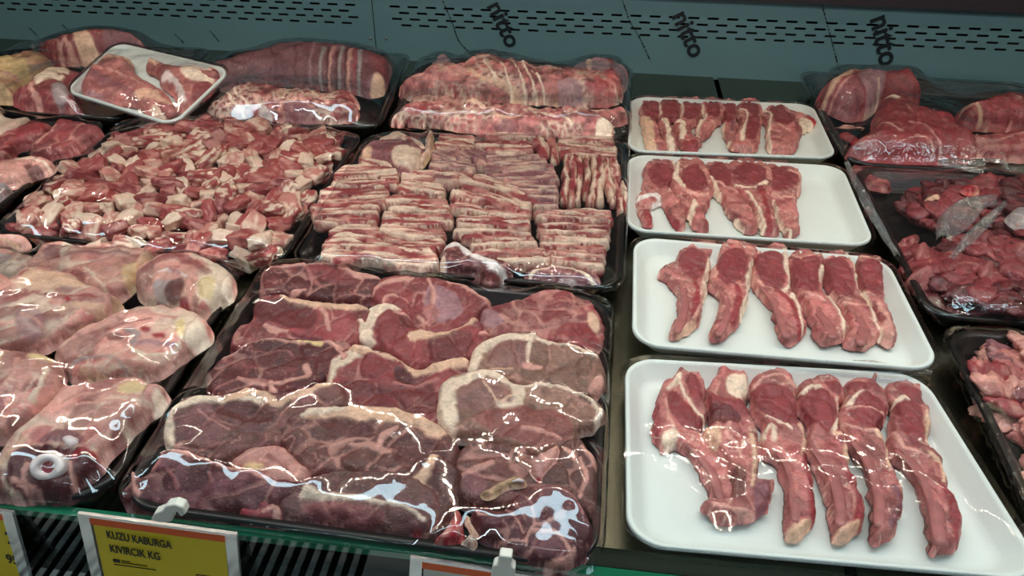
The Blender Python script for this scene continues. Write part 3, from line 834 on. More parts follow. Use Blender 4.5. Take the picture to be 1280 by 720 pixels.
Z4 = 0.0075
chop(c6, [(48, 180), (58, 110), (80, 70), (105, 62), (130, 22), (160, 35), (200, 42), (216, 90), (222, 150), (222, 200), (200, 245), (240, 300), (290, 370), (312, 450), (305, 500), (270, 500), (240, 460), (215, 400), (180, 330), (130, 290), (70, 300), (50, 260), (42, 220)],
     'leftmost chop on the nearest foam tray, its bone running under the second chop', 't4', Z4, [(90, 120), (120, 100), (160, 150), (205, 190), (215, 225), (185, 240), (130, 215), (95, 165)],
     [('s', [(130, 60), (150, 110), (185, 170), (218, 200)], 'F', 12), ('s', [(95, 100), (120, 75), (135, 45)], 'F', 16), ('b', [(150, 50), (195, 55), (212, 120), (195, 160), (165, 110)], 'L', 3), ('s', [(88, 130), (95, 190), (115, 230)], 'P', 9), ('b', [(80, 240), (115, 230), (130, 255), (100, 280), (75, 270)], 'F', 4), ('s', [(60, 110), (55, 180), (60, 250)], 'S', 18)],
     bone=[(150, 275), (200, 320), (245, 390), (272, 470)], bw=34)
chop(c6, [(228, 90), (258, 50), (262, 25), (295, 22), (300, 40), (350, 45), (366, 100), (352, 140), (380, 195), (395, 250), (402, 330), (388, 405), (440, 408), (445, 440), (432, 500), (380, 530), (330, 545), (290, 552), (240, 520), (212, 500), (215, 478), (260, 470), (300, 470), (290, 380), (262, 300), (205, 245), (240, 215), (225, 150)],
     'ragged second chop from left on the nearest foam tray, with pale fat patch', 't4', Z4 + 0.003, [(230, 110), (280, 130), (350, 140), (370, 190), (300, 190), (240, 180)],
     [('b', [(290, 60), (350, 50), (362, 120), (330, 130), (290, 110)], 'F', 3), ('b', [(225, 150), (300, 160), (340, 200), (300, 215), (230, 200)], 'D', 3, .8), ('b', [(200, 240), (260, 220), (270, 270), (240, 290), (210, 260)], 'H', 4), ('s', [(300, 210), (290, 250), (320, 280), (340, 330)], 'P', 14), ('s', [(370, 250), (385, 330), (370, 420)], 'H', 14), ('b', [(300, 370), (350, 360), (350, 440), (310, 460)], 'b', 4, .8), ('s', [(250, 480), (320, 500), (400, 510)], 'P', 16), ('b', [(380, 415), (435, 412), (425, 490), (385, 500)], 'V', 4)],
     jit=0.0022)
chop(c6, [(368, 110), (376, 65), (410, 45), (435, 25), (470, 28), (492, 48), (522, 80), (530, 150), (532, 215), (556, 255), (558, 330), (575, 400), (592, 490), (580, 550), (545, 590), (510, 602), (484, 590), (482, 500), (480, 400), (450, 330), (402, 318), (395, 270), (405, 220), (375, 175)],
     'third chop from the left on the nearest foam tray, just right of the ragged one', 't4', Z4 + 0.001, [(375, 100), (430, 75), (500, 100), (530, 170), (525, 220), (480, 215), (430, 190), (390, 160)],
     [('s', [(380, 90), (420, 60), (480, 55), (520, 95)], 'P', 12), ('s', [(410, 240), (440, 220), (445, 270)], 'F', 16), ('s', [(400, 215), (410, 270)], 'F', 12), ('s', [(530, 225), (548, 260), (545, 320)], 'H', 14), ('s', [(420, 190), (480, 215), (500, 230)], 'F', 7), ('s', [(550, 320), (570, 420), (580, 520)], 'S', 20), ('b', [(490, 560), (560, 530), (580, 550), (520, 595)], 'H', 4, .9)],
     bone=[(455, 300), (500, 370), (515, 460), (520, 545)], bw=40)
chop(c6, [(530, 95), (555, 62), (595, 52), (660, 68), (682, 110), (665, 160), (660, 225), (692, 270), (692, 350), (722, 430), (746, 500), (738, 560), (700, 600), (650, 606), (635, 590), (630, 520), (608, 420), (570, 340), (548, 290), (560, 220), (532, 160)],
     'fourth chop from the left on the nearest foam tray', 't4', Z4 + 0.002, [(535, 120), (590, 95), (640, 120), (660, 180), (640, 240), (590, 220), (545, 180)],
     [('s', [(540, 110), (575, 85), (590, 90)], 'F', 20), ('b', [(610, 70), (665, 80), (668, 120), (640, 110)], 'L', 3), ('s', [(655, 130), (662, 180), (645, 240)], 'F', 8), ('s', [(650, 245), (690, 260), (692, 330)], 'H', 18), ('s', [(700, 380), (730, 480), (730, 550)], 'S', 22), ('b', [(660, 560), (735, 535), (720, 590), (650, 600)], 'H', 4, .7)],
     bone=[(570, 290), (630, 370), (665, 460), (672, 560)], bw=44)
chop(c6, [(682, 110), (690, 68), (760, 65), (768, 50), (790, 55), (795, 78), (822, 120), (832, 180), (800, 232), (822, 290), (842, 380), (870, 440), (872, 490), (850, 540), (832, 600), (800, 616), (775, 600), (772, 520), (772, 460), (750, 370), (705, 295), (662, 235), (660, 180), (672, 150)],
     'fifth chop from the left on the nearest foam tray', 't4', Z4 + 0.003, [(690, 130), (740, 100), (800, 130), (826, 180), (790, 230), (740, 220), (695, 180)],
     [('s', [(695, 150), (720, 120), (742, 100)], 'F', 18), ('s', [(690, 165), (750, 160), (826, 185)], 'P', 7), ('b', [(690, 75), (760, 75), (790, 90), (720, 110)], 'L', 3), ('s', [(680, 220), (730, 235), (800, 235)], 'P', 14), ('s', [(790, 240), (825, 290), (830, 350)], 'H', 14), ('s', [(850, 430), (862, 480), (840, 550)], 'V', 24)],
     bone=[(700, 265), (760, 340), (795, 440), (800, 560)], bw=42)
chop(c6, [(820, 90), (850, 72), (875, 62), (905, 78), (942, 90), (950, 150), (968, 190), (962, 285), (1005, 330), (1015, 385), (1035, 440), (1062, 520), (1072, 600), (1045, 640), (1000, 650), (972, 640), (965, 560), (942, 460), (905, 380), (842, 325), (828, 265), (835, 200), (850, 180), (822, 130)],
     'rightmost chop on the nearest foam tray, with the longest clean rib bone', 't4', Z4 + 0.002, [(850, 130), (910, 130), (945, 180), (958, 290), (900, 280), (860, 220), (855, 180)],
     [('b', [(860, 80), (935, 95), (940, 150), (880, 120)], 'L', 3), ('s', [(850, 140), (880, 125), (895, 135)], 'F', 16), ('s', [(955, 170), (962, 230), (958, 280)], 'H', 14), ('s', [(840, 240), (880, 290), (960, 320)], 'P', 16), ('s', [(965, 310), (1005, 350), (1015, 400)], 'H', 14), ('s', [(1010, 420), (1045, 510), (1055, 600)], 'S', 26)],
     bone=[(850, 300), (920, 360), (975, 460), (1005, 620)], bw=52)
film(t4, Q_T4, 't4', M['film_foam'], rise=0.0020, nu=90, nv=70, it=300, seed=9, wr=0.0003)

Z3 = 0.0155
P3 = dict(h=0.012)
chop(a2, [(158, 218), (185, 190), (225, 170), (245, 130), (290, 110), (340, 98), (385, 115), (390, 135), (365, 150), (365, 200), (345, 250), (342, 320), (322, 390), (280, 440), (215, 466), (205, 440), (235, 365), (230, 290), (195, 245)],
     'leftmost chop on the second foam tray, its bone hooking out to the left', 't3', Z3, [(238, 150), (290, 120), (335, 140), (345, 190), (320, 240), (280, 240), (245, 205)],
     [('s', [(365, 145), (350, 190), (345, 240), (330, 300)], 'F', 20), ('s', [(300, 250), (310, 300), (300, 380)], 'S', 20), ('s', [(325, 260), (325, 330), (300, 390)], 'P', 8), ('b', [(250, 420), (310, 395), (290, 440), (230, 460)], 'H', 3, .8), ('s', [(270, 120), (340, 105), (385, 125)], 'P', 8)],
     bone=[(185, 215), (235, 240), (262, 300), (258, 370), (232, 445)], bw=34, h=0.012)
chop(a2, [(355, 260), (368, 200), (390, 150), (400, 110), (440, 98), (500, 105), (540, 130), (532, 160), (512, 240), (502, 320), (470, 400), (440, 440), (400, 475), (365, 468), (360, 440), (385, 385), (395, 300)],
     'second chop from the left on the second foam tray', 't3', Z3 + .002, [(385, 180), (400, 145), (450, 125), (500, 150), (500, 200), (480, 245), (420, 260), (380, 230)],
     [('s', [(530, 165), (510, 220), (505, 300), (480, 370)], 'F', 18), ('s', [(375, 190), (370, 230)], 'P', 20), ('s', [(455, 265), (470, 320), (440, 400)], 'S', 20), ('s', [(400, 110), (470, 108), (535, 140)], 'P', 10), ('s', [(460, 260), (490, 265)], 'P', 8)],
     bone=[(400, 285), (425, 330), (415, 400), (388, 455)], bw=34)
chop(a2, [(515, 235), (520, 160), (545, 130), (600, 108), (640, 118), (660, 145), (660, 210), (672, 290), (702, 330), (722, 430), (705, 475), (655, 494), (622, 460), (595, 360), (545, 285)],
     'third chop from the left on the second foam tray, in the middle of the row', 't3', Z3, [(525, 170), (560, 135), (610, 125), (645, 170), (642, 260), (590, 275), (545, 235)],
     [('s', [(650, 130), (655, 190), (660, 260), (640, 285)], 'F', 20), ('s', [(540, 140), (600, 120), (640, 125)], 'P', 8), ('s', [(620, 290), (670, 340), (700, 440)], 'S', 24), ('s', [(670, 300), (690, 350), (710, 430)], 'F', 12), ('s', [(520, 200), (530, 240), (600, 280)], 'P', 9)],
     bone=[(545, 265), (600, 320), (630, 390), (655, 465)], bw=40)
chop(a2, [(655, 200), (660, 150), (700, 135), (785, 148), (790, 200), (785, 260), (800, 310), (850, 365), (880, 430), (860, 475), (800, 492), (765, 470), (735, 400), (712, 330), (672, 290)],
     'fourth chop from the left on the second foam tray', 't3', Z3 + .002, [(668, 170), (720, 160), (775, 165), (775, 240), (760, 295), (690, 280), (670, 240)],
     [('s', [(665, 150), (720, 160), (785, 150)], 'P', 9), ('s', [(785, 190), (785, 260), (850, 370), (875, 440)], 'F', 12), ('s', [(680, 290), (720, 300), (790, 320)], 'P', 12), ('s', [(700, 300), (735, 380), (765, 450)], 'S', 14)],
     bone=[(735, 320), (775, 370), (810, 420), (830, 470)], bw=46)
chop(a2, [(780, 180), (795, 150), (850, 132), (890, 155), (915, 200), (922, 260), (940, 320), (990, 390), (1012, 450), (965, 500), (900, 505), (860, 488), (882, 435), (850, 350), (795, 260)],
     'fifth chop from the left on the second foam tray', 't3', Z3, [(785, 190), (830, 160), (880, 180), (910, 240), (905, 300), (850, 300), (800, 250)],
     [('s', [(880, 145), (910, 190), (925, 260), (960, 330), (1000, 430)], 'F', 12), ('s', [(780, 200), (800, 260), (860, 320)], 'P', 8), ('s', [(860, 330), (930, 340)], 'P', 10)],
     bone=[(880, 340), (925, 390), (945, 440), (930, 490)], bw=46)
chop(a2, [(905, 170), (930, 150), (1000, 158), (1020, 180), (1020, 310), (1035, 360), (1058, 430), (1062, 480), (1035, 495), (1000, 460), (985, 390), (940, 310), (918, 230)],
     'rightmost chop on the second foam tray, with an orange tinted fatty tail', 't3', Z3 + .002, [(915, 190), (970, 170), (1018, 190), (1018, 300), (970, 290), (930, 250)],
     [('s', [(935, 270), (970, 330), (1000, 400), (1010, 450)], 'F', 10), ('b', [(1000, 320), (1040, 380), (1060, 470), (1035, 490), (1010, 400)], 'P', 4, .9), ('s', [(985, 330), (1020, 400)], 'L', 14, .8), ('s', [(930, 160), (1000, 165)], 'H', 8)])
film(t3, Q_T3, 't3', M['film_foam'], rise=0.0010, nu=80, nv=60, it=300, seed=19, wr=0.0003)

Z2 = 0.0115
chop(PX, [(803, 230), (806, 208), (820, 198), (842, 200), (848, 222), (838, 238), (850, 255), (858, 280), (848, 287), (835, 270), (822, 248), (808, 243)], 'leftmost chop on the half bare foam tray', 't2', Z2, [(810, 215), (825, 205), (840, 212), (840, 228), (822, 236)],
     [('s', [(842, 202), (846, 220), (838, 236)], 'F', 4), ('s', [(822, 246), (838, 268), (850, 285)], 'S', 7)])
chop(PX, [(838, 228), (843, 205), (852, 198), (872, 198), (884, 212), (892, 232), (888, 252), (880, 270), (886, 288), (875, 290), (862, 275), (850, 262), (840, 246)], 'second chop from the left on the half bare foam tray', 't2', Z2 + .002, [(856, 212), (872, 208), (882, 222), (884, 235), (865, 240), (854, 228)],
     [('s', [(848, 202), (846, 220), (856, 235)], 'F', 5), ('s', [(850, 235), (870, 244), (888, 242)], 'P', 5), ('s', [(868, 250), (864, 270)], 'F', 5)])
chop(PX, [(878, 220), (882, 202), (900, 198), (914, 206), (920, 225), (928, 245), (938, 265), (946, 286), (938, 292), (924, 284), (912, 270), (902, 250), (890, 240)], 'third chop from the left on the half bare foam tray', 't2', Z2, [(884, 210), (900, 204), (912, 215), (915, 230), (900, 236), (888, 228)],
     [('s', [(884, 222), (897, 240), (910, 262), (928, 282)], 'F', 5), ('s', [(895, 230), (920, 240)], 'P', 4)])
chop(PX, [(910, 222), (912, 204), (930, 199), (950, 202), (963, 210), (968, 232), (965, 252), (968, 275), (972, 292), (956, 292), (944, 275), (932, 255), (918, 238)], 'fourth chop from the left on the half bare foam tray', 't2', Z2 + .002, [(916, 212), (935, 204), (955, 210), (958, 225), (940, 232), (922, 226)],
     [('s', [(920, 232), (940, 236), (958, 228)], 'F', 4), ('s', [(934, 240), (948, 262), (955, 285)], 'F', 4), ('s', [(950, 235), (960, 265), (962, 288)], 'S', 6)])
chop(PX, [(950, 225), (955, 208), (972, 203), (990, 210), (1001, 216), (1001, 235), (995, 250), (998, 270), (998, 292), (984, 297), (976, 284), (966, 262), (956, 245)], 'rightmost chop on the half bare foam tray, next to the bare foam', 't2', Z2, [(956, 215), (975, 208), (996, 218), (996, 232), (975, 240), (958, 232)],
     [('s', [(955, 240), (975, 245), (995, 246)], 'P', 6), ('s', [(966, 250), (976, 275), (990, 290)], 'F', 4), ('s', [(988, 214), (1000, 222), (998, 240)], 'P', 4)])
chop(PX, [(794, 249), (800, 240), (815, 236), (826, 244), (828, 252), (818, 258), (806, 257), (814, 268), (815, 280), (806, 282), (799, 268), (796, 257)], 'small hooked white bone end left of the chops on the half bare foam tray', 't2', Z2 + .001, None,
     [('s', [(797, 250), (815, 243), (826, 250), (815, 256)], 'W', 7), ('s', [(806, 262), (810, 278)], 'S', 7)], h=0.009)
film(t2, Q_T2, 't2', M['film_foam'], rise=0.0010, nu=70, nv=50, it=250, seed=29, wr=0.0003)

Z1 = 0.0095
for i, (pts, eye, fe, lab) in enumerate([
    ([(162, 130), (180, 100), (220, 90), (262, 100), (268, 180), (245, 205), (262, 290), (292, 345), (200, 342), (168, 250), (160, 180)], [(170, 120), (220, 98), (258, 115), (262, 180), (220, 200), (180, 170)], [('b', [(165, 180), (220, 200), (235, 300), (250, 335), (200, 338), (170, 250)], 'H', 4), ('s', [(262, 105), (262, 180)], 'F', 9)], 'leftmost chop on the furthest foam tray, with a wide tan fat tail'),
    ([(264, 105), (300, 92), (355, 95), (362, 185), (310, 205), (335, 290), (352, 346), (290, 342), (262, 250), (250, 200)], [(268, 120), (310, 95), (350, 110), (355, 180), (300, 192), (270, 170)], [('s', [(285, 200), (305, 270), (325, 340)], 'F', 22), ('s', [(262, 110), (264, 170)], 'F', 8)], 'second chop from the left on the furthest foam tray'),
    ([(360, 105), (400, 92), (455, 95), (478, 150), (460, 195), (425, 230), (425, 290), (470, 320), (430, 352), (365, 335), (330, 270), (330, 215), (362, 190)], [(362, 120), (400, 98), (448, 105), (462, 160), (420, 200), (370, 180)], [('s', [(330, 205), (375, 210), (370, 290)], 'F', 18), ('s', [(362, 115), (372, 150), (362, 185)], 'F', 10), ('b', [(370, 310), (440, 300), (460, 325), (420, 345)], 'S', 4)], 'third chop from the left on the furthest foam tray'),
    ([(465, 110), (510, 92), (560, 100), (590, 150), (570, 200), (530, 240), (480, 300), (445, 300), (440, 240), (478, 190), (462, 150)], [(480, 120), (530, 98), (560, 130), (555, 185), (510, 180)], [('s', [(462, 110), (470, 150), (485, 190), (450, 240), (455, 290)], 'F', 11), ('s', [(500, 215), (560, 200)], 'P', 10)], 'fourth chop from the left on the furthest foam tray'),
    ([(560, 130), (580, 102), (620, 108), (648, 130), (640, 190), (650, 230), (640, 340), (610, 345), (590, 310), (572, 260), (575, 200)], [(570, 130), (610, 110), (638, 140), (632, 200), (590, 205)], [('s', [(575, 210), (578, 260), (605, 310)], 'F', 12), ('s', [(630, 210), (615, 260)], 'V', 12)], 'fifth chop from the left on the furthest foam tray'),
    ([(642, 150), (660, 110), (700, 98), (750, 108), (772, 150), (770, 200), (760, 260), (745, 350), (640, 352), (608, 320), (640, 270), (655, 220)], [(660, 130), (710, 108), (755, 130), (750, 180), (700, 160)], [('s', [(645, 150), (690, 155), (700, 190), (680, 240), (670, 300)], 'F', 12), ('s', [(615, 320), (650, 345), (720, 350)], 'H', 14), ('b', [(700, 190), (760, 190), (740, 290), (690, 280)], 'L', 4)], 'sixth chop from the left on the furthest foam tray'),
    ([(765, 180), (790, 140), (850, 112), (890, 140), (950, 172), (1010, 185), (1045, 215), (1030, 245), (990, 250), (960, 290), (930, 362), (810, 358), (788, 300), (790, 230)], [(800, 150), (860, 120), (890, 150), (940, 190), (900, 230), (820, 200)], [('s', [(780, 150), (812, 170), (805, 260), (812, 350)], 'F', 13), ('b', [(990, 180), (1040, 205), (1030, 225), (1000, 205)], 'R', 3), ('b', [(960, 190), (1000, 200), (1030, 230), (1000, 248), (955, 230)], 'F', 4), ('s', [(840, 350), (920, 355)], 'H', 10), ('s', [(860, 230), (900, 250)], 'P', 16)], 'rightmost chop on the furthest foam tray, with a red tipped bone end'),
]):
    chop(a1, pts, lab, 't1', Z1 + 0.002 * (i % 2), eye, fe, h=0.012)
film(t1, Q_T1, 't1', M['film_foam'], rise=0.0010, nu=70, nv=50, it=250, seed=39, wr=0.0003)
# ================================================================== tray of belly strips
cD = crop(380, 160, 4); cE = crop(540, 160, 5); cF = crop(380, 230, 3.077)
Q_STR = quad_from_px([(462, 168), (784, 176), (777, 362), (364, 328)], RZ)
t_str = tray('black_tray', Q_STR, 'black plastic tray packed with pale streaky lamb belly strips, centre of the shelf', 'tray', M['black'])
ORD = ['frontmost', 'second', 'third', 'fourth', 'fifth', 'sixth', 'seventh', 'eighth', 'ninth', 'tenth', 'eleventh', 'twelfth']


def strip(cr, path, wid, label, z=0.024, h=0.010, base='S', sd=0, grp='streaky belly strips in the strip tray', am=0.9, ty=0.0, **k):
    path = np.asarray(path, float); path[0] += (path[0] - path[1]) / np.linalg.norm(path[0] - path[1]) * wid * .22; path[-1] += (path[-1] - path[-2]) / np.linalg.norm(path[-1] - path[-2]) * wid * .22
    p = open_spline(path, 5); rs = random.Random(int(sd * 13 + abs(path[0][0]) + path[0][1]))
    T = np.gradient(p, axis=0); T /= np.linalg.norm(T, axis=1)[:, None] + 1e-9
    Nn = np.stack([-T[:, 1], T[:, 0]], 1)
    n = len(p); prof = np.array([1 - 0.35 * abs(2 * i / (n - 1) - 1) ** 4 for i in range(n)])
    wid = wid * 1.22
    a = wid * 0.5 * prof * (1 + 0.32 * np.array([rs.uniform(-1, 1) for _ in range(n)]))
    b = wid * 0.5 * prof * (1 + 0.32 * np.array([rs.uniform(-1, 1) for _ in range(n)]))
    st = max(1, n // 7)
    A = (p + Nn * a[:, None])[::st]; B = (p - Nn * b[:, None])[::st][::-1]
    pts = np.vstack([A, B])
    w = on_plane(cr([path[0], path[-1]]), z); ang = math.atan2(w[1, 1] - w[0, 1], w[1, 0] - w[0, 0])
    return piece('belly_strip', cr, pts, z=z, h=h, base=base, tray='strips', label=label, cat='meat strip', group=grp, ty=ty,
                 res=0.0018, round_=0.0035, lump=0.0014, jit=0.0014, cells=None, veins=None, mottle=('P', 0.7, 90), streak=(ang + rs.uniform(-.06, .06), 0.0034 + 0.0012 * rs.random(), 'F', am, 9),
                 seed=int(sd * 97 + path[0][1] * 3 + path[0][0]) % 9000, **k)


def bundle(cr, rows, label, z0=0.020, dz=0.0006, **k):
    """rows listed from the back to the front"""
    n = len(rows)
    for i, (path, wd) in enumerate(rows):
        strip(cr, path, wd, 'belly strip, %s from the front %s' % (ORD[n - 1 - i], label) if i < n - 1 else 'belly strip, frontmost %s' % label, z=z0 + dz * i + 0.0008 * (i % 2), sd=i, **k)


# left column of the tray
bundle(cD, [([(290, 185), (350, 170), (430, 190), (500, 225)], 60), ([(165, 262), (240, 225), (340, 230), (420, 245), (490, 250)], 62), ([(150, 300), (260, 285), (380, 290), (480, 275)], 50), ([(90, 345), (200, 330), (330, 345), (440, 330)], 52),
            ([(85, 385), (200, 372), (320, 385), (425, 372)], 44), ([(48, 412), (150, 408), (280, 400), (390, 420)], 48), ([(52, 450), (150, 445), (270, 432), (390, 460)], 44), ([(60, 490), (160, 480), (280, 470), (370, 500)], 44)],
       'in the leftmost stack of strips', z0=0.021)
# second column
bundle(cD, [([(500, 260), (560, 250), (660, 290), (770, 265)], 56), ([(570, 245), (680, 238), (760, 245), (860, 240)], 34), ([(485, 320), (560, 300), (640, 320), (700, 350)], 60), ([(420, 380), (520, 365), (620, 385), (730, 380)], 50),
            ([(430, 425), (540, 415), (640, 425), (740, 425)], 46), ([(400, 445), (500, 458), (640, 460), (765, 460)], 40), ([(395, 485), (500, 490), (640, 490), (760, 480)], 40), ([(390, 515), (480, 535), (600, 550), (720, 530)], 48)],
       'in the second stack of strips from the left', z0=0.021)
# long curling strips in front of both
bundle(cD, [([(140, 540), (230, 520), (340, 535), (440, 570), (540, 610), (640, 610), (730, 575)], 54), ([(120, 585), (230, 560), (330, 580), (420, 605), (520, 630), (620, 635), (680, 610)], 46), ([(110, 610), (200, 590), (300, 620), (420, 640), (560, 655), (660, 650)], 50), ([(105, 650), (220, 650), (340, 665), (480, 685), (600, 690), (680, 680)], 62)],
       'of the long curled strips at the front left', z0=0.019, dz=0.0012, h=0.013)
# third column
bundle(cD, [([(740, 345), (800, 330), (900, 365), (1020, 400), (1170, 415)], 44), ([(760, 385), (880, 390), (1000, 420), (1160, 440)], 36), ([(735, 400), (850, 425), (980, 450), (1150, 462)], 36), ([(775, 465), (900, 465), (1020, 478), (1145, 480)], 34),
            ([(770, 495), (880, 495), (1000, 505), (1150, 510)], 36), ([(760, 530), (880, 530), (1000, 540), (1160, 540)], 36), ([(800, 560), (900, 565), (1020, 560), (1170, 575)], 36), ([(840, 600), (960, 600), (1060, 590), (1190, 600)], 40), ([(850, 640), (960, 640), (1100, 640), (1200, 630)], 44)],
       'in the lower middle stack of strips', z0=0.022)
# top middle
bundle(cE, [([(340, 65), (460, 58), (560, 62), (680, 66)], 40), ([(50, 80), (140, 82), (260, 88)], 50), ([(30, 125), (120, 115), (200, 125), (270, 140)], 54), ([(275, 110), (400, 118), (520, 118), (640, 120)], 40), ([(330, 150), (440, 160), (540, 158), (650, 150)], 46), ([(660, 75), (680, 120), (700, 180)], 70), ([(740, 80), (755, 140), (770, 210)], 46)],
       'along the back middle of the strip tray', z0=0.022)
bundle(cE, [([(340, 205), (460, 190), (580, 200), (700, 190)], 44), ([(335, 240), (460, 232), (600, 240), (740, 220)], 44), ([(340, 275), (480, 275), (620, 270), (790, 240)], 44), ([(350, 310), (500, 320), (640, 310), (800, 285)], 48), ([(460, 345), (600, 350), (700, 330), (800, 325)], 56), ([(480, 375), (580, 380), (690, 370), (800, 370)], 46), ([(540, 410), (640, 415), (720, 410), (795, 415)], 44), ([(600, 450), (680, 455), (740, 450), (790, 455)], 46), ([(640, 495), (700, 495), (780, 495)], 40)],
       'in the fanned stack beside the upright strips', z0=0.022, base='V', am=0.6)
bundle(cE, [([(20, 200), (100, 170), (180, 200), (220, 250)], 80), ([(150, 190), (240, 175), (310, 190), (315, 270)], 70), ([(0, 250), (100, 245), (200, 255), (280, 280)], 60), ([(20, 330), (80, 340), (150, 330)], 66)], 'in the broad folded cluster near the round piece', z0=0.023, base='V', am=0.55, )
bundle(cE, [([(170, 320), (250, 330), (340, 370), (460, 410), (600, 470), (690, 515)], 44), ([(260, 320), (340, 340), (430, 370), (520, 410), (620, 450)], 44), ([(200, 370), (300, 410), (420, 450), (560, 490), (650, 520)], 40), ([(130, 430), (180, 420), (300, 460), (460, 500), (600, 540)], 44)], 'of the slanting strips in mid tray', z0=0.025, dz=0.001)
# right top
bundle(cE, [([(795, 70), (900, 62), (1020, 75), (1150, 95)], 40), ([(800, 100), (920, 92), (1040, 105), (1155, 118)], 34), ([(785, 125), (900, 140), (1040, 140), (1170, 158)], 40), ([(800, 165), (920, 165), (1040, 175), (1175, 190)], 38)],
       'in the small pile at the back right corner', z0=0.021)
UP = [([(842, 190), (838, 300), (830, 400), (822, 500)], 42), ([(882, 185), (885, 300), (875, 400), (868, 510)], 46), ([(920, 185), (925, 290), (915, 400), (905, 500)], 40), ([(965, 180), (968, 300), (960, 380), (955, 450)], 40), ([(1005, 185), (1020, 290), (1010, 400), (985, 500)], 44),
      ([(1045, 195), (1060, 300), (1050, 400), (1040, 500)], 44), ([(1085, 205), (1100, 300), (1120, 400), (1140, 500)], 44), ([(1130, 210), (1135, 270), (1140, 320)], 60), ([(1150, 320), (1160, 400), (1175, 470), (1185, 540)], 46), ([(1190, 350), (1200, 430), (1205, 520)], 34)]
for i, (pth, wd) in enumerate(UP):
    strip(cE, pth, wd, 'belly strip laid front to back, %s of the upright ones' % ('leftmost' if i == 0 else 'rightmost' if i == 9 else ORD[i] + ' from the left'), z=0.022 + 0.001 * (i % 2), sd=i + 40, h=0.011)
# right bottom
bundle(cF, [([(885, 115), (980, 112), (1090, 118), (1200, 122)], 26), ([(895, 140), (1000, 140), (1100, 145), (1200, 148)], 26), ([(905, 165), (1000, 168), (1100, 172), (1195, 172)], 26), ([(905, 188), (1000, 196), (1100, 202), (1190, 205)], 28), ([(915, 215), (1020, 222), (1100, 230), (1180, 232)], 28),
            ([(915, 245), (1020, 252), (1100, 258), (1170, 262)], 28), ([(930, 272), (1020, 280), (1100, 290), (1165, 295)], 28), ([(950, 300), (1040, 310), (1110, 322), (1160, 328)], 28)], 'in the front right stack of strips', z0=0.021)
bundle(cF, [([(660, 250), (760, 262), (860, 250), (905, 235)], 30), ([(690, 280), (800, 285), (900, 275), (950, 280)], 30), ([(740, 300), (820, 310), (900, 305), (960, 300)], 28)], 'of the short strips at the front middle', z0=0.022)
# lumps
piece('meat_trimming', cF, [(520, 300), (525, 265), (545, 238), (590, 226), (640, 262), (700, 300), (790, 325), (800, 360), (720, 375), (640, 355), (570, 345), (530, 335)], z=0.020, h=0.020, base='D', tray='strips', feats=[('s', [(550, 245), (600, 240), (640, 275), (720, 315), (780, 330)], 'W', 28), ('b', [(505, 275), (540, 270), (545, 330), (505, 330)], 'F', 3)], label='dark chunk with a white skin at the front middle of the strip tray', cat='meat')
piece('meat_trimming', cF, [(850, 345), (900, 320), (980, 312), (1060, 330), (1135, 355), (1140, 395), (1060, 398), (960, 385), (880, 375)], z=0.020, h=0.014, base='V', tray='strips', feats=[('s', [(870, 340), (950, 320), (1040, 335), (1120, 370)], 'F', 10), ('s', [(900, 365), (1000, 360), (1100, 385)], 'W', 10, .7)], label='flat pink piece in the front right corner of the strip tray', cat='meat')
piece('meat_trimming', cD, [(275, 130), (285, 105), (330, 80), (400, 66), (480, 66), (560, 80), (605, 110), (600, 160), (570, 210), (530, 240), (460, 225), (400, 175), (340, 155), (285, 160)], z=0.023, h=0.018, base='V', tray='strips', feats=[('b', [(450, 100), (540, 90), (590, 120), (560, 190), (500, 190), (440, 160)], 'F', 5, .85), ('b', [(275, 130), (320, 90), (340, 110), (300, 155)], 'H', 4)], label='fat topped round piece at the back left of the strip tray', cat='meat')
piece('fat_trimming', cD, [(375, 68), (410, 35), (470, 22), (520, 35), (550, 65), (600, 85), (590, 95), (500, 75)], z=0.026, h=0.012, base='F', tray='strips', feats=[('b', [(510, 40), (580, 70), (590, 90), (520, 70)], 'L', 3)], label='cream cap of fat behind the round piece in the strip tray', cat='fat')
piece('fat_trimming', cD, [(610, 25), (640, 12), (652, 60), (640, 120), (605, 190), (575, 195), (570, 160), (600, 120), (608, 70)], z=0.026, h=0.012, base='F', tray='strips', feats=[('s', [(635, 30), (640, 90), (600, 170)], 'T', 12)], label='upright pale fat strip right of the round piece in the strip tray', cat='fat')
film(t_str, Q_STR, 'strips', M['film'], rise=0.0012, nu=110, nv=90, it=400, seed=15, wr=0.0008, wf=(70, 70))

# ================================================================== tray of diced meat
Q_DICE = quad_from_px([(158, 148), (452, 168), (352, 328), (-12, 290)], RZ)
t_dice = tray('black_tray', Q_DICE, 'black plastic tray heaped with diced lamb and white fat cubes', 'tray', M['black'])


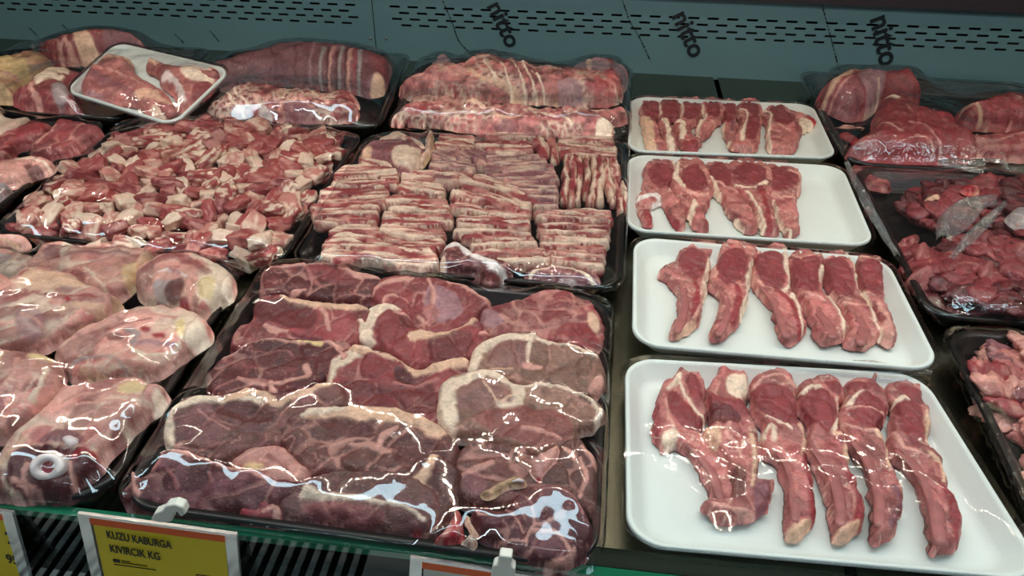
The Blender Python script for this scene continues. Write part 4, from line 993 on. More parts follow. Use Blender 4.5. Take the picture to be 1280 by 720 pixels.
def lump_mesh(seed, kind):
    """irregular hand cut cube, ~9 mm half size, bevelled by noise"""
    r = np.random.default_rng(seed)
    n = 9; V = []; F = []; key = {}
    for ax in range(3):
        for sgn in (-1, 1):
            for i in range(n - 1):
                for j in range(n - 1):
                    f = []
                    for a, b in ((i, j), (i + 1, j), (i + 1, j + 1), (i, j + 1)):
                        p = [0, 0, 0]; p[ax] = sgn; p[(ax + 1) % 3] = 2 * a / (n - 1) - 1; p[(ax + 2) % 3] = 2 * b / (n - 1) - 1
                        k = tuple(round(q, 4) for q in p)
                        if k not in key: key[k] = len(V); V.append(p)
                        f.append(key[k])
                    F.append(tuple(f if sgn > 0 else f[::-1]))
    V = np.array(V, float)
    L = np.linalg.norm(V, axis=1)[:, None]
    S = V / L; V = S * (0.25 + 0.75 * np.minimum(L, 1.42)) * 0.82
    V = V * (1 + 0.42 * fbm(S[:, 0] * 1.6 + seed, S[:, 1] * 1.6, S[:, 2] * 1.6, seed, 3))[:, None]
    sc = np.array([1.0 + 0.5 * r.random(), 0.75 + 0.35 * r.random(), 0.6 + 0.2 * r.random()]) * 0.0118
    V = V * sc
    nz = fbm(S[:, 0] * 2.2, S[:, 1] * 2.2, S[:, 2] * 2.2, seed + 50, 3)
    base = {'lean': lin(160, 72, 72), 'pink': lin(196, 130, 120), 'fat': C['F'], 'dark': C['L'], 'mix': lin(160, 72, 72)}[kind]
    col = np.tile(base, (len(V), 1))
    second = {'lean': ('P', .55), 'pink': ('F', .7), 'fat': ('P', .35), 'dark': ('P', .5), 'mix': ('F', 1.0)}[kind]
    k = (sstep(0.0, 0.10, nz) * second[1])[:, None]
    col = col * (1 - k) + C[second[0]] * k
    me = bpy.data.meshes.new('diced_lamb')
    me.from_pydata(V.tolist(), [], F)
    at = me.color_attributes.new('Col', 'FLOAT_COLOR', 'POINT')
    c4 = np.ones((len(V), 4)); c4[:, :3] = np.clip(col, 0, 1); at.data.foreach_set('color', c4.ravel())
    me.polygons.foreach_set('use_smooth', [True] * len(me.polygons)); me.update()
    me.materials.append(M['soft'])
    return me, V


VAR = {k: [lump_mesh(100 + i * 7 + j * 31, k) for i in range(5)] for j, k in enumerate(('lean', 'pink', 'fat', 'dark', 'mix'))}
DL = {'lean': 'red diced lamb cube in the diced meat tray', 'pink': 'pink diced lamb cube in the diced meat tray', 'fat': 'cream white fat cube in the diced meat tray', 'dark': 'dark red diced lamb cube in the diced meat tray', 'mix': 'red diced lamb cube with a white fat side in the diced meat tray'}


def put_lump(me, V, name, loc, rot, s, label, cat, group, key):
    o = bpy.data.objects.new(name, me); COL.objects.link(o)
    o.rotation_euler = rot; o.location = loc; o.scale = s
    R = o.rotation_euler.to_matrix()
    W = (np.array(R) @ (V * np.array(s)).T).T + np.array(loc)
    TOPS.setdefault(key, []).append(W)
    tag(o, label, cat, group)
    return o


rd = random.Random(5)
poly_px = [(205, 150), (300, 152), (415, 163), (428, 180), (405, 225), (370, 270), (338, 318), (290, 322), (180, 310), (60, 292), (-6, 282), (30, 252), (90, 205), (140, 172)]
poly_w = on_plane(poly_px, 0.03)[:, :2]
lo, hi = poly_w.min(0), poly_w.max(0)
stepx, stepy = 0.0228, 0.0205
for layer, (zz, off, cnt) in enumerate([(0.016, 0.0, 1), (0.030, 0.5, 1)]):
    yy = lo[1] + off * stepy
    row = 0
    while yy < hi[1]:
        xx = lo[0] + (row % 2) * stepx * 0.5 + off * stepx * 0.5
        while xx < hi[0]:
            p = np.array([[xx + rd.uniform(-.3, .3) * stepx, yy + rd.uniform(-.3, .3) * stepy]])
            if inside(p, poly_w)[0] and not (layer == 0 and rd.random() < 0.45):
                dd, _ = seg_dist(p, poly_w, np.roll(poly_w, -1, 0))
                r = rd.random()
                kd = 'lean' if r < .22 else 'pink' if r < .44 else 'mix' if r < .70 else 'dark' if r < .82 else 'fat'
                me, V = rd.choice(VAR[kd])
                s = rd.uniform(0.82, 1.3) * (0.85 if kd == 'fat' else 1)
                z = zz + rd.uniform(-.003, .003) - (0.008 if dd[0] < 0.012 and layer else 0)
                put_lump(me, V, 'diced_fat' if kd == 'fat' else 'diced_lamb', (p[0, 0], p[0, 1], z), (rd.uniform(-.5, .5), rd.uniform(-.5, .5), rd.uniform(0, 6.28)),
                         (s * rd.uniform(.9, 1.4), s, s), DL[kd], 'meat cube', {'lean': 'red lamb cubes', 'pink': 'pink lamb cubes', 'fat': 'white fat cubes', 'dark': 'dark red lamb cubes', 'mix': 'fat sided lamb cubes'}[kd] + ' in the diced meat tray', 'dice')
            xx += stepx
        yy += stepy; row += 1
film(t_dice, Q_DICE, 'dice', M['film'], rise=0.0008, nu=110, nv=100, it=60, seed=25, wr=0.0008, wf=(80, 80))
# ================================================================== front left tray of leg slices
cG = crop(0, 290, 4); cH = crop(0, 440, 4)
Q_LEG = quad_edge((310, 330), (128, 625), 0.352, 'right', RZ)
t_leg = tray('black_tray', Q_LEG, 'black plastic tray of pale pink leg and shank cuts in the front left corner', 'tray', M['black'])


def leg(cr, pts, label, z=0.022, h=0.018, ty=0.12, base='P', name='leg_slice', feats=(), **k):
    kw = dict(base=base, feats=feats, tray='legs', cat='meat', round_=0.010, lump=0.002, mottle=('K', 0.75, 80), mat='soft', cells=(0.018, 0.2, 'F', .75, .8, 2.8, 0.3), veins=(60, .07, 'F', .6), grow=1.07, tone=.86)
    kw.update(k)
    return piece(name, cr, pts, z=z, h=h, ty=ty, label=label, **kw)


leg(cG, [(-60, 10), (0, 18), (70, 22), (135, 32), (125, 75), (60, 95), (-60, 95)], 'pale cut at the very back left of the leg tray', base='P', feats=[('s', [(-40, 40), (120, 50)], 'H', 16)], z=.018)
leg(cG, [(-60, 95), (40, 95), (110, 105), (170, 130), (180, 180), (110, 245), (0, 240), (-60, 230)], 'pinkish grey cut below the one in the back left of the leg tray', base='P', mottle=('G', .6, 90), z=.019, feats=[('s', [(60, 150), (130, 160)], 'F', 14), ('s', [(-20, 120), (40, 130)], 'G', 34)])
leg(cG, [(340, 90), (420, 72), (560, 78), (680, 85), (748, 100), (745, 140), (720, 200), (680, 260), (620, 310), (560, 340), (440, 300), (300, 215), (180, 195), (250, 160), (330, 130)], 'pink cut with an orange fat rim down its right side, back of leg tray', base='P', z=.019,
    feats=[('s', [(742, 105), (720, 160), (690, 230), (620, 290), (575, 330)], 'H', 46), ('b', [(610, 170), (690, 160), (680, 220), (620, 260)], 'Y', 6, .6), ('b', [(440, 170), (560, 120), (620, 160), (580, 230), (480, 210)], 'P', 8, .8), ('s', [(420, 190), (480, 230), (540, 300)], 'F', 12, .8), ('s', [(460, 150), (540, 140), (600, 110)], 'M', 18, .7), ('s', [(330, 120), (460, 105), (640, 110)], 'V', 30, .7), ('s', [(360, 200), (420, 230)], 'L', 26, .7)])
leg(cG, [(130, 180), (170, 130), (200, 80), (260, 58), (320, 48), (372, 62), (378, 90), (320, 130), (250, 165), (170, 200)], 'small cut with a pale fat front edge, back left of the leg tray', base='P', z=.025, h=.014,
    feats=[('s', [(150, 188), (240, 150), (310, 105), (350, 70), (320, 58)], 'F', 30), ('b', [(210, 85), (270, 65), (300, 90), (230, 120)], 'V', 4, .8)])
leg(cG, [(690, 250), (695, 210), (740, 160), (800, 130), (900, 112), (960, 112), (1020, 128), (1090, 165), (1140, 200), (1165, 250), (1155, 310), (1100, 360), (1060, 395), (1010, 420), (930, 420), (860, 405), (770, 370), (710, 320)], 'round slice with cream fat at its right, back right corner of leg tray', z=.024, base='P',
    feats=[('b', [(1000, 200), (1040, 170), (1100, 175), (1155, 240), (1140, 320), (1070, 360), (1010, 340), (985, 270)], 'F', 5), ('b', [(990, 270), (1040, 230), (1080, 260), (1060, 330), (1005, 330)], 'Y', 8, .7), ('b', [(760, 290), (780, 250), (850, 235), (880, 260), (850, 340), (800, 350)], 'G', 6, .85), ('b', [(840, 260), (900, 230), (925, 260), (900, 350), (850, 360), (820, 310)], 'D', 5, .9),
           ('s', [(720, 200), (800, 150), (900, 135), (1000, 180), (1040, 220)], 'L', 40, .75), ('s', [(800, 210), (860, 200), (930, 225)], 'W', 14, .8), ('s', [(840, 190), (900, 215)], 'R', 10, .7), ('s', [(940, 240), (960, 300), (950, 370)], 'P', 26), ('b', [(900, 350), (940, 340), (945, 385), (905, 390)], 'S', 3), ('s', [(960, 120), (1060, 150), (1150, 230)], 'F', 22)])
leg(cG, [(-60, 330), (-20, 270), (60, 240), (110, 200), (170, 182), (260, 185), (360, 215), (450, 262), (530, 300), (572, 330), (570, 380), (520, 420), (400, 500), (280, 550), (150, 600), (0, 620), (-60, 590)], 'large cut with a tan fat arch and pale curved rim, in the leg tray', z=.025, base='P', dome=0.006,
    feats=[('b', [(110, 260), (150, 205), (260, 200), (360, 230), (440, 280), (360, 290), (240, 300), (140, 310)], 'H', 6, .95), ('s', [(575, 320), (545, 390), (440, 460), (330, 520), (220, 555), (100, 590), (-20, 600)], 'H', 40), ('s', [(560, 340), (520, 420), (380, 500), (240, 555)], 'T', 12, .8), ('s', [(200, 330), (300, 350), (450, 340), (530, 350)], 'L', 44, .6), ('s', [(340, 355), (352, 370)], 'R', 14),
           ('s', [(320, 400), (420, 385), (500, 400)], 'H', 50, .8), ('b', [(100, 420), (200, 400), (240, 480), (180, 540), (90, 520)], 'M', 8, .6), ('s', [(120, 440), (180, 460), (220, 500)], 'P', 12), ('s', [(500, 310), (540, 350), (530, 390)], 'P', 18), ('g', [(120, 320), (280, 310), (480, 330)], 'X', 30)])
leg(cG, [(-60, 220), (10, 212), (70, 240), (112, 290), (110, 340), (80, 390), (20, 420), (-60, 420)], 'pale rounded lump at the left edge of the photo, leg tray', z=.030, base='P', feats=[('s', [(-20, 300), (40, 310), (80, 300)], 'p', 10), ('s', [(-30, 340), (60, 360)], 'F', 10)])
leg(cG, [(300, 640), (330, 580), (420, 510), (540, 440), (640, 400), (740, 380), (860, 385), (980, 415), (1030, 470), (1032, 520), (980, 565), (900, 640), (820, 700), (680, 730), (480, 740), (350, 720)], 'oval leg slice with concentric pale fibres and yellow fat at its right end', z=.026, base='P',
    feats=[('b', [(880, 450), (940, 430), (1020, 460), (1025, 520), (960, 550), (900, 545)], 'F', 5), ('b', [(880, 470), (920, 450), (930, 530), (890, 530)], 'Y', 5, .9), ('s', [(600, 430), (740, 410), (880, 440)], 'P', 26), ('s', [(540, 500), (640, 470), (760, 440)], 'L', 20, .7), ('b', [(700, 490), (740, 480), (760, 505), (720, 515)], 'R', 3), ('b', [(760, 520), (820, 515), (830, 535), (780, 540)], 'R', 3),
           ('b', [(530, 520), (600, 510), (620, 540), (550, 555)], 'D', 4, .7), ('s', [(680, 560), (780, 560), (880, 570)], 'M', 26, .8), ('s', [(670, 600), (760, 630), (850, 600), (900, 560)], 'F', 16), ('s', [(600, 650), (760, 670), (860, 620), (930, 570)], 'P', 18), ('s', [(400, 690), (600, 710), (780, 690), (880, 630), (970, 570)], 'H', 20), ('s', [(340, 680), (420, 630), (560, 640), (640, 690)], 'G', 18, .5), ('s', [(640, 500), (690, 520), (660, 560)], 'G', 24, .8)])
leg(cH, [(-70, 0), (0, -10), (120, 0), (230, 20), (280, 50), (300, 110), (310, 180), (260, 260), (180, 340), (90, 400), (0, 430), (-70, 430)], 'fibrous pinkish cut with a yellow fat spot at the lower left of the leg tray', z=.028, base='P', dome=.005,
    feats=[('b', [(160, 10), (230, 15), (265, 50), (200, 60), (150, 45)], 'Y', 8, .8), ('s', [(240, 100), (210, 180), (170, 250)], 'F', 22), ('s', [(180, 70), (150, 150), (90, 230)], 'P', 26), ('s', [(100, 60), (60, 160), (0, 220)], 'P', 22), ('s', [(280, 110), (270, 200), (210, 260)], 'P', 18), ('s', [(40, 240), (0, 320)], 'V', 40, .6), ('s', [(140, 300), (60, 350)], 'V', 40, .6), ('s', [(20, 20), (10, 100)], 'H', 20)])
sh = leg(cH, [(310, 210), (400, 190), (500, 165), (600, 150), (680, 145), (740, 170), (800, 180), (800, 220), (760, 280), (700, 320), (640, 390), (560, 470), (510, 560), (440, 630), (380, 700), (300, 730), (100, 730), (-20, 700), (-30, 620), (40, 520), (90, 430), (180, 340), (260, 260)],
         'big shank end with a sawn white bone ring, front of the leg tray', z=.024, h=.022, base='P', name='lamb_shank', cat='meat',
         feats=[('b', [(600, 170), (680, 150), (740, 190), (660, 210), (590, 210)], 'Y', 8, .8), ('s', [(330, 260), (460, 210), (600, 215), (700, 230)], 'P', 20), ('s', [(290, 320), (400, 270), (540, 250), (680, 260)], 'P', 16), ('s', [(380, 350), (480, 300), (600, 290)], 'P', 18), ('s', [(790, 190), (740, 280), (650, 350), (590, 380)], 'F', 26), ('b', [(560, 370), (620, 380), (620, 430), (560, 500), (530, 460)], 'L', 6, .8),
                ('b', [(190, 450), (260, 400), (340, 390), (420, 420), (400, 470), (320, 460), (240, 470)], 'V', 8, .9), ('b', [(60, 520), (140, 470), (320, 480), (440, 490), (500, 540), (430, 620), (360, 700), (120, 700), (20, 640)], 'D', 10, 1.0), ('s', [(370, 520), (420, 500), (470, 510)], 'R', 30, .8), ('s', [(140, 560), (120, 640), (180, 680)], 'P', 22), ('s', [(340, 560), (360, 640)], 'P', 20), ('s', [(70, 640), (130, 680)], 'P', 26), ('s', [(480, 430), (500, 490)], 'P', 30), ('s', [(-10, 560), (60, 500), (120, 440)], 'H', 26)])
# the sawn bone: ring with marrow
pl_ = o_info[sh.name][2]
c_ = pl_(cH([(238, 575)]), 0.023)[0]; e_ = pl_(cH([(320, 575)]), 0.023)[0]; r_ = np.linalg.norm(e_ - c_)
nrm = np.array([0.05, -0.62, 0.78]); nrm /= np.linalg.norm(nrm); ax = np.cross(nrm, (0, 1, 0)); ax /= np.linalg.norm(ax); ay = np.cross(nrm, ax)
V = []; F = []; prof = [(1.0, -0.012), (1.02, -0.003), (0.96, 0.0015), (0.80, 0.003), (0.50, 0.0025), (0.43, 0.0), (0.38, -0.003)]
nn = 28
for rr_, hh in prof:
    for k in range(nn):
        a = 2 * math.pi * k / nn; q_ = rr_ * (1 + 0.05 * math.sin(2 * a + 1))
        V.append(c_ + ax * math.cos(a) * r_ * q_ * 1.05 + ay * math.sin(a) * r_ * q_ * 0.9 + nrm * hh)
for i in range(len(prof) - 1):
    for k in range(nn): F.append((i * nn + k, i * nn + (k + 1) % nn, (i + 1) * nn + (k + 1) % nn, (i + 1) * nn + k))
mesh_obj('shank_bone', V, F, M['bone_white'], parent=sh, origin=np.array(sh.location))['label'] = 'white sawn ring of bone'
V = [c_ - nrm * 0.001 + ay * -0.15 * r_]; F = []
for k in range(nn):
    a = 2 * math.pi * k / nn; V.append(c_ + ax * math.cos(a) * r_ * .46 + ay * math.sin(a) * r_ * .42 - nrm * .0015)
for k in range(nn): F.append((0, 1 + k, 1 + (k + 1) % nn))
mesh_obj('marrow', V, F, simple('marrow_red', (150, 60, 70), .3, nscale=300, namt=.3), parent=sh, origin=np.array(sh.location))
bone_part(sh, 'bone_knob', cH, [(310, 430), (345, 440), (375, 470)], 60, lift=0.95, mat='bone_white', flat=.8)
TOPS['legs'].append(np.array([c_ + nrm * .004]))
leg(cH, [(-40, 640), (20, 620), (90, 640), (150, 690), (120, 740), (-40, 740)], 'red scrap beside the shank bone in the front left corner', z=.016, h=.016, base='S', name='meat_trimming', mat='meat')
film(t_leg, Q_LEG, 'legs', M['film'], rise=0.0014, nu=110, nv=100, it=260, seed=35, wr=0.0007, wf=(55, 55))

# ================================================================== left tray of the middle row
cK = crop(0, 130, 5)
Q_RED = quad_edge((134, 154), (-22, 274), 0.35, 'right', RZ)
t_red = tray('black_tray', Q_RED, 'black plastic tray of red boneless cuts at the left edge, behind the leg tray', 'tray', M['black'])


def red(pts, label, **k):
    kw = dict(z=.024, h=.018, ty=.08, base='L', tray='red', cat='meat', round_=.010, lump=.002)
    kw.update(k)
    return piece(k.get('nm', 'boneless_cut'), cK, pts, label=label, **{a: b for a, b in kw.items() if a != 'nm'})


red([(-160, 60), (-60, 10), (0, 30), (30, 75), (110, 112), (185, 88), (203, 112), (160, 160), (60, 200), (-60, 230), (-160, 200)], 'white fat covered piece at the back of the left edge tray', base='F', mottle=('P', .4, 60), mat='soft', z=.026)
red([(-120, 260), (0, 215), (90, 160), (200, 110), (290, 118), (335, 160), (260, 230), (120, 280), (60, 350), (-40, 370), (-120, 340)], 'smooth red cut next to the white fat piece in the left edge tray', base='S', feats=[('s', [(0, 300), (100, 270), (240, 220)], 'P', 12, .6)])
red([(350, 125), (440, 108), (520, 118), (600, 138), (640, 160), (570, 220), (470, 300), (380, 345), (260, 345), (190, 320), (210, 260), (290, 200)], 'dark red cut along the right edge of the left edge tray', base='L', feats=[('s', [(350, 150), (300, 200), (230, 250)], 'P', 18, .7), ('b', [(200, 330), (310, 335), (320, 370), (240, 385), (180, 360)], 'F', 5, .8)])
red([(-120, 400), (0, 365), (100, 345), (220, 335), (320, 350), (325, 400), (230, 450), (110, 510), (0, 520), (-120, 500)], 'pale veined red cut at the front of the left edge tray', base='P', feats=[('s', [(100, 360), (200, 350), (290, 370)], 'F', 22, .8), ('b', [(150, 385), (240, 380), (270, 410), (190, 430)], 'D', 4, .8), ('s', [(60, 430), (120, 440)], 'P', 30)])
red([(-120, 520), (0, 500), (50, 480), (70, 530), (30, 590), (-120, 640)], 'greyish scrap in the front corner of the left edge tray', base='G', z=.016)
film(t_red, Q_RED, 'red', M['film'], rise=0.0012, nu=80, nv=80, it=260, seed=45, wr=0.0007)
# ================================================================== back row
f0 = crop(0, 20, 4); cI = crop(220, 30, 4); cJ = crop(480, 50, 4); cM = crop(1000, 70, 4.557); r1 = crop(1040, 190, 3.43); cN = crop(1100, 380, 2.667)
Q_SHO = quad_edge((266, 62), (152, 148), 0.33, 'right', RZ)
t_sho = tray('black_tray', Q_SHO, 'black plastic tray of film wrapped shoulder joints in the back left corner', 'tray', M['black'])


def bk(cr, pts, label, key, **k):
    kw = dict(z=.022, h=.030, ty=.10, base='L', tray=key, cat='meat', round_=.026, lump=.003, res=.0026, ofrange=(.12, .75))
    kw.update(k)
    nm = kw.pop('nm', 'shoulder_joint')
    return piece(nm, cr, pts, label=label, **kw)


bk(f0, [(200, 200), (225, 150), (260, 110), (300, 85), (400, 62), (520, 50), (620, 52), (700, 75), (740, 115), (700, 170), (600, 200), (500, 230), (380, 240), (260, 240)], 'shoulder joint with a knobbly pink bone end, at the rear of the back left tray', 'sho', h=.045, ty=.2,
   feats=[('b', [(370, 90), (430, 80), (480, 130), (470, 190), (400, 190), (380, 140)], 'H', 8), ('s', [(250, 150), (320, 110), (350, 150)], 'P', 34), ('s', [(280, 190), (350, 180)], 'F', 26, .7), ('b', [(520, 70), (680, 80), (720, 130), (600, 170), (520, 120)], 'V', 8, .9), ('s', [(440, 80), (500, 85)], 'R', 18, .6)])
bk(f0, [(60, 440), (110, 390), (125, 330), (165, 280), (240, 248), (320, 235), (400, 250), (440, 290), (400, 350), (410, 430), (405, 490), (300, 500), (180, 480)], 'dark red shoulder joint with a cream top, at the front of the back left tray', 'sho', z=.026, base='L',
   feats=[('b', [(170, 290), (240, 250), (330, 250), (350, 290), (300, 330), (240, 320), (180, 350)], 'F', 8), ('b', [(260, 350), (320, 340), (340, 400), (270, 410)], 'G', 6, .8), ('s', [(150, 340), (180, 400)], 'P', 24), ('b', [(150, 410), (300, 430), (380, 470), (250, 490), (120, 450)], 'D', 8, .7), ('s', [(300, 300), (380, 320)], 'S', 20)])
bk(f0, [(-160, 210), (0, 195), (100, 165), (220, 160), (250, 210), (200, 270), (140, 330), (110, 400), (60, 440), (-60, 430), (-160, 420)], 'yellowish fatty shoulder joint at the left edge of the back left tray', 'sho', z=.024, base='T',
   feats=[('b', [(-60, 200), (60, 210), (140, 230), (100, 300), (-40, 280)], 'Y', 10, .6), ('s', [(-40, 290), (80, 295)], 'P', 24), ('s', [(0, 380), (60, 370)], 'W', 24, .7), ('b', [(-100, 400), (-20, 380), (40, 430), (-60, 430)], 'M', 6)])
film(t_sho, Q_SHO, 'sho', M['film'], rise=.002, nu=80, nv=70, it=260, seed=55, wr=.001)

Q_RIB = quad_from_px([(292, 62), (512, 68), (474, 158), (188, 154)], RZ)
t_rib = tray('black_tray', Q_RIB, 'black plastic tray holding a purple rib cage flank and a spine piece, back row', 'tray', M['black'])
bk(cI, [(170, 195), (240, 160), (300, 132), (430, 98), (500, 72), (600, 58), (720, 62), (860, 78), (960, 98), (1040, 130), (1075, 170), (1070, 230), (1060, 290), (1040, 350), (960, 365), (900, 350), (760, 335), (640, 315), (500, 300), (380, 290), (280, 320), (220, 330), (190, 270)],
   'purple rib cage flank with pale ribs showing, leaning at the back of its tray', 'rib', z=.030, h=.022, ty=.30, base='V', nm='rib_flank', tone=.82, mottle=('D', .45, 40), cells=None, dome=.008,
   feats=[('s', [(745, 150), (730, 220), (715, 300)], 'G', 16), ('s', [(790, 145), (775, 220), (760, 310)], 'P', 15), ('s', [(835, 145), (822, 220), (808, 315)], 'G', 16), ('s', [(880, 150), (868, 220), (856, 325)], 'P', 18), ('s', [(925, 155), (918, 240), (905, 340)], 'G', 18), ('s', [(700, 100), (680, 180), (670, 260)], 'M', 14), ('s', [(768, 150), (750, 310)], 'D', 8), ('s', [(812, 150), (795, 310)], 'D', 8), ('s', [(858, 150), (840, 320)], 'D', 8), ('s', [(902, 150), (885, 330)], 'R', 10, .6),
          ('b', [(970, 300), (1010, 250), (1040, 270), (1035, 340), (980, 350)], 'H', 6), ('b', [(960, 130), (1050, 150), (1060, 240), (990, 240)], 'L', 8, .7), ('s', [(440, 100), (560, 64), (700, 62)], 'P', 10, .6), ('s', [(470, 130), (500, 200), (480, 260)], 'D', 18, .4), ('s', [(590, 100), (600, 180), (590, 260)], 'D', 18, .4)])
bk(cI, [(165, 440), (200, 390), (240, 335), (300, 285), (350, 265), (420, 275), (520, 290), (640, 305), (780, 320), (880, 340), (912, 365), (915, 420), (905, 470), (860, 492), (760, 498), (600, 498), (450, 480), (300, 475), (180, 468)],
   'marbled red spine piece with a white base, in front of the rib cage flank', 'rib', z=.026, h=.026, ty=.05, base='L', nm='spine_joint', mottle=('P', .95, 130), jit=.003, lump=.006, res=.0018, cells=(.010, .30, 'F', .75, .9, 1.3, .2),
   feats=[('s', [(180, 450), (300, 455), (450, 470), (600, 488), (760, 490), (860, 485)], 'W', 24), ('s', [(210, 420), (280, 430), (340, 440)], 'H', 44), ('s', [(250, 340), (280, 380), (330, 400)], 'F', 9), ('s', [(280, 320), (310, 360), (360, 390)], 'F', 9), ('s', [(560, 320), (620, 330), (680, 345)], 'F', 20, .8), ('s', [(690, 320), (760, 330), (860, 350), (900, 370)], 'R', 18, .7), ('s', [(430, 400), (500, 450)], 'W', 34, .7), ('b', [(540, 410), (640, 400), (760, 440), (840, 460), (600, 470)], 'V', 8, .7)])
film(t_rib, Q_RIB, 'rib', M['film'], rise=.002, nu=90, nv=70, it=260, seed=65, wr=.0008)

Q_SPI = quad_from_px([(528, 70), (788, 84), (786, 172), (484, 160)], RZ)
t_spi = tray('black_tray', Q_SPI, 'black plastic tray of two long marbled spine joints, back row beside the foam trays', 'tray', M['black'])
bk(cJ, [(930, 115), (980, 85), (1050, 72), (1140, 75), (1220, 118), (1225, 180), (1200, 260), (1150, 220), (1040, 150), (950, 150)], 'pale pink end poking up at the back right of the spine joint tray', 'spi', z=.03, base='M', nm='meat_trimming', feats=[('s', [(1120, 80), (1150, 140)], 'S', 24), ('s', [(1020, 90), (1040, 130)], 'H', 20)])
bk(cJ, [(240, 95), (255, 62), (300, 48), (335, 70), (330, 110), (280, 120)], 'small grey pink tip at the back left of the spine joint tray', 'spi', z=.03, base='M', h=.02, nm='meat_trimming')
bk(cJ, [(75, 270), (130, 225), (175, 180), (195, 120), (260, 98), (340, 98), (440, 68), (540, 58), (620, 62), (680, 90), (760, 112), (900, 120), (1020, 130), (1110, 145), (1170, 180), (1195, 240), (1190, 300), (1120, 325), (960, 325), (800, 320), (640, 310), (480, 300), (300, 290), (140, 300)],
   'rear spine joint with pale ribs along its side', 'spi', z=.028, h=.034, ty=.12, base='p', nm='spine_joint', mottle=('L', .9, 110), jit=.003, lump=.006, res=.0019, cells=(.010, .28, 'F', .7, .9, 1.6, .2), dome=.004,
   feats=[('s', [(470, 80), (600, 68), (700, 110), (900, 140), (1080, 160), (1170, 210)], 'R', 30, .55), ('s', [(430, 160), (500, 190), (640, 215), (720, 250)], 'H', 30, .9), ('s', [(580, 140), (640, 220)], 'F', 10), ('s', [(640, 140), (710, 230)], 'F', 10), ('s', [(690, 150), (770, 240)], 'F', 10), ('s', [(740, 170), (820, 240)], 'F', 10), ('s', [(500, 130), (560, 200)], 'F', 10), ('s', [(860, 240), (960, 265), (1060, 285), (1180, 300)], 'H', 26), ('b', [(870, 200), (960, 210), (1010, 250), (900, 250)], 'M', 6, .8),
          ('b', [(1050, 200), (1150, 210), (1170, 270), (1090, 280)], 'R', 6, .5), ('s', [(200, 230), (400, 250), (700, 285), (1000, 305)], 'D', 44, .5), ('s', [(240, 130), (320, 170), (400, 160)], 'P', 30, .7)])
bk(cJ, [(35, 405), (60, 370), (75, 320), (140, 265), (220, 250), (320, 262), (400, 282), (500, 285), (600, 305), (720, 330), (900, 335), (1060, 335), (1180, 322), (1220, 350), (1210, 400), (1150, 430), (1130, 480), (1000, 485), (860, 490), (700, 480), (560, 472), (440, 462), (300, 440), (150, 428), (50, 425)],
   'front spine joint with a white fat base at its left end', 'spi', z=.028, h=.026, ty=.04, base='p', nm='spine_joint', mottle=('L', .95, 130), jit=.003, lump=.006, res=.0018, cells=(.009, .30, 'F', .7, .9, 1.3, .2),
   feats=[('s', [(45, 405), (140, 412), (260, 420), (380, 425), (450, 445)], 'W', 26), ('s', [(160, 280), (260, 290), (360, 310)], 'P', 34, .8), ('b', [(1060, 400), (1110, 375), (1150, 385), (1130, 440), (1080, 430)], 'F', 4), ('b', [(560, 400), (620, 380), (660, 400), (640, 440), (570, 440)], 'V', 4, .8), ('b', [(690, 420), (750, 410), (770, 460), (700, 470)], 'V', 4, .8), ('s', [(430, 320), (520, 330), (560, 370), (680, 370)], 'H', 16, .8), ('s', [(100, 320), (140, 350), (200, 340)], 'R', 22, .6), ('s', [(760, 380), (900, 440), (1000, 450)], 'D', 24, .5), ('s', [(700, 350), (860, 370), (940, 400)], 'F', 10, .8)])
film(t_spi, Q_SPI, 'spi', M['film'], rise=.002, nu=90, nv=70, it=260, seed=75, wr=.0010, wf=(90, 90))

# ------------------------------------------------------------------ tilted foam tray with two shanks
TP = dict(z0=0.072, x0=-0.62, y0=0.98, tx=0.03, ty=0.22)
Q_SH = on_plane([(146, 52), (290, 86), (216, 156), (80, 113)], TP['z0'], TP['x0'], TP['y0'], TP['tx'], TP['ty'])
t_sh = tray('foam_tray', Q_SH, 'small white foam tray of two shanks lying tilted on top of the wrapped joints', 'tray', M['foam'], depth=0.016, rad=0.022, rimw=0.004, slope=0.009)
PLN = (TP['z0'] - 0.010, TP['x0'], TP['y0'], TP['tx'], TP['ty'])
k1 = piece('lamb_shank', f0, [(390, 355), (410, 300), (430, 260), (470, 225), (510, 190), (560, 180), (620, 185), (662, 215), (680, 275), (760, 330), (820, 370), (870, 420), (890, 470), (850, 520), (790, 515), (740, 490), (680, 455), (560, 430), (430, 415)], plane=PLN, h=.015, grow=.94, base='p', tray='shk', feats=[('s', [(520, 200), (600, 190), (650, 220)], 'H', 40, .8), ('s', [(440, 280), (540, 330), (680, 400)], 'V', 60, .7), ('s', [(420, 380), (520, 400), (640, 430)], 'M', 34, .7), ('s', [(700, 380), (780, 400), (840, 430)], 'H', 50, .8), ('s', [(760, 450), (840, 490)], 'F', 24, .7), ('s', [(480, 250), (600, 290), (720, 350)], 'P', 14, .6)], round_=.014, lump=.003, label='left shank on the tilted foam tray', cat='meat', mat='meat')
k2 = piece('lamb_shank', f0, [(715, 245), (722, 212), (750, 202), (800, 220), (860, 238), (960, 238), (1040, 250), (1100, 262), (1112, 300), (1085, 350), (1050, 400), (980, 440), (920, 490), (885, 470), (870, 410), (830, 370), (790, 330), (770, 280)], plane=PLN, h=.015, grow=.94, base='p', tray='shk', feats=[('b', [(900, 270), (960, 250), (1060, 270), (1060, 320), (960, 320)], 'F', 8), ('s', [(820, 300), (880, 340), (900, 420)], 'W', 40, .7), ('b', [(970, 340), (1040, 320), (1070, 340), (1020, 400), (960, 410)], 'L', 5, .9), ('s', [(790, 260), (850, 250), (920, 260)], 'L', 30, .8), ('s', [(725, 215), (780, 235)], 'H', 24), ('s', [(1080, 270), (1105, 290)], 'L', 26)], round_=.014, lump=.003, label='right shank on the tilted foam tray', cat='meat', mat='meat')
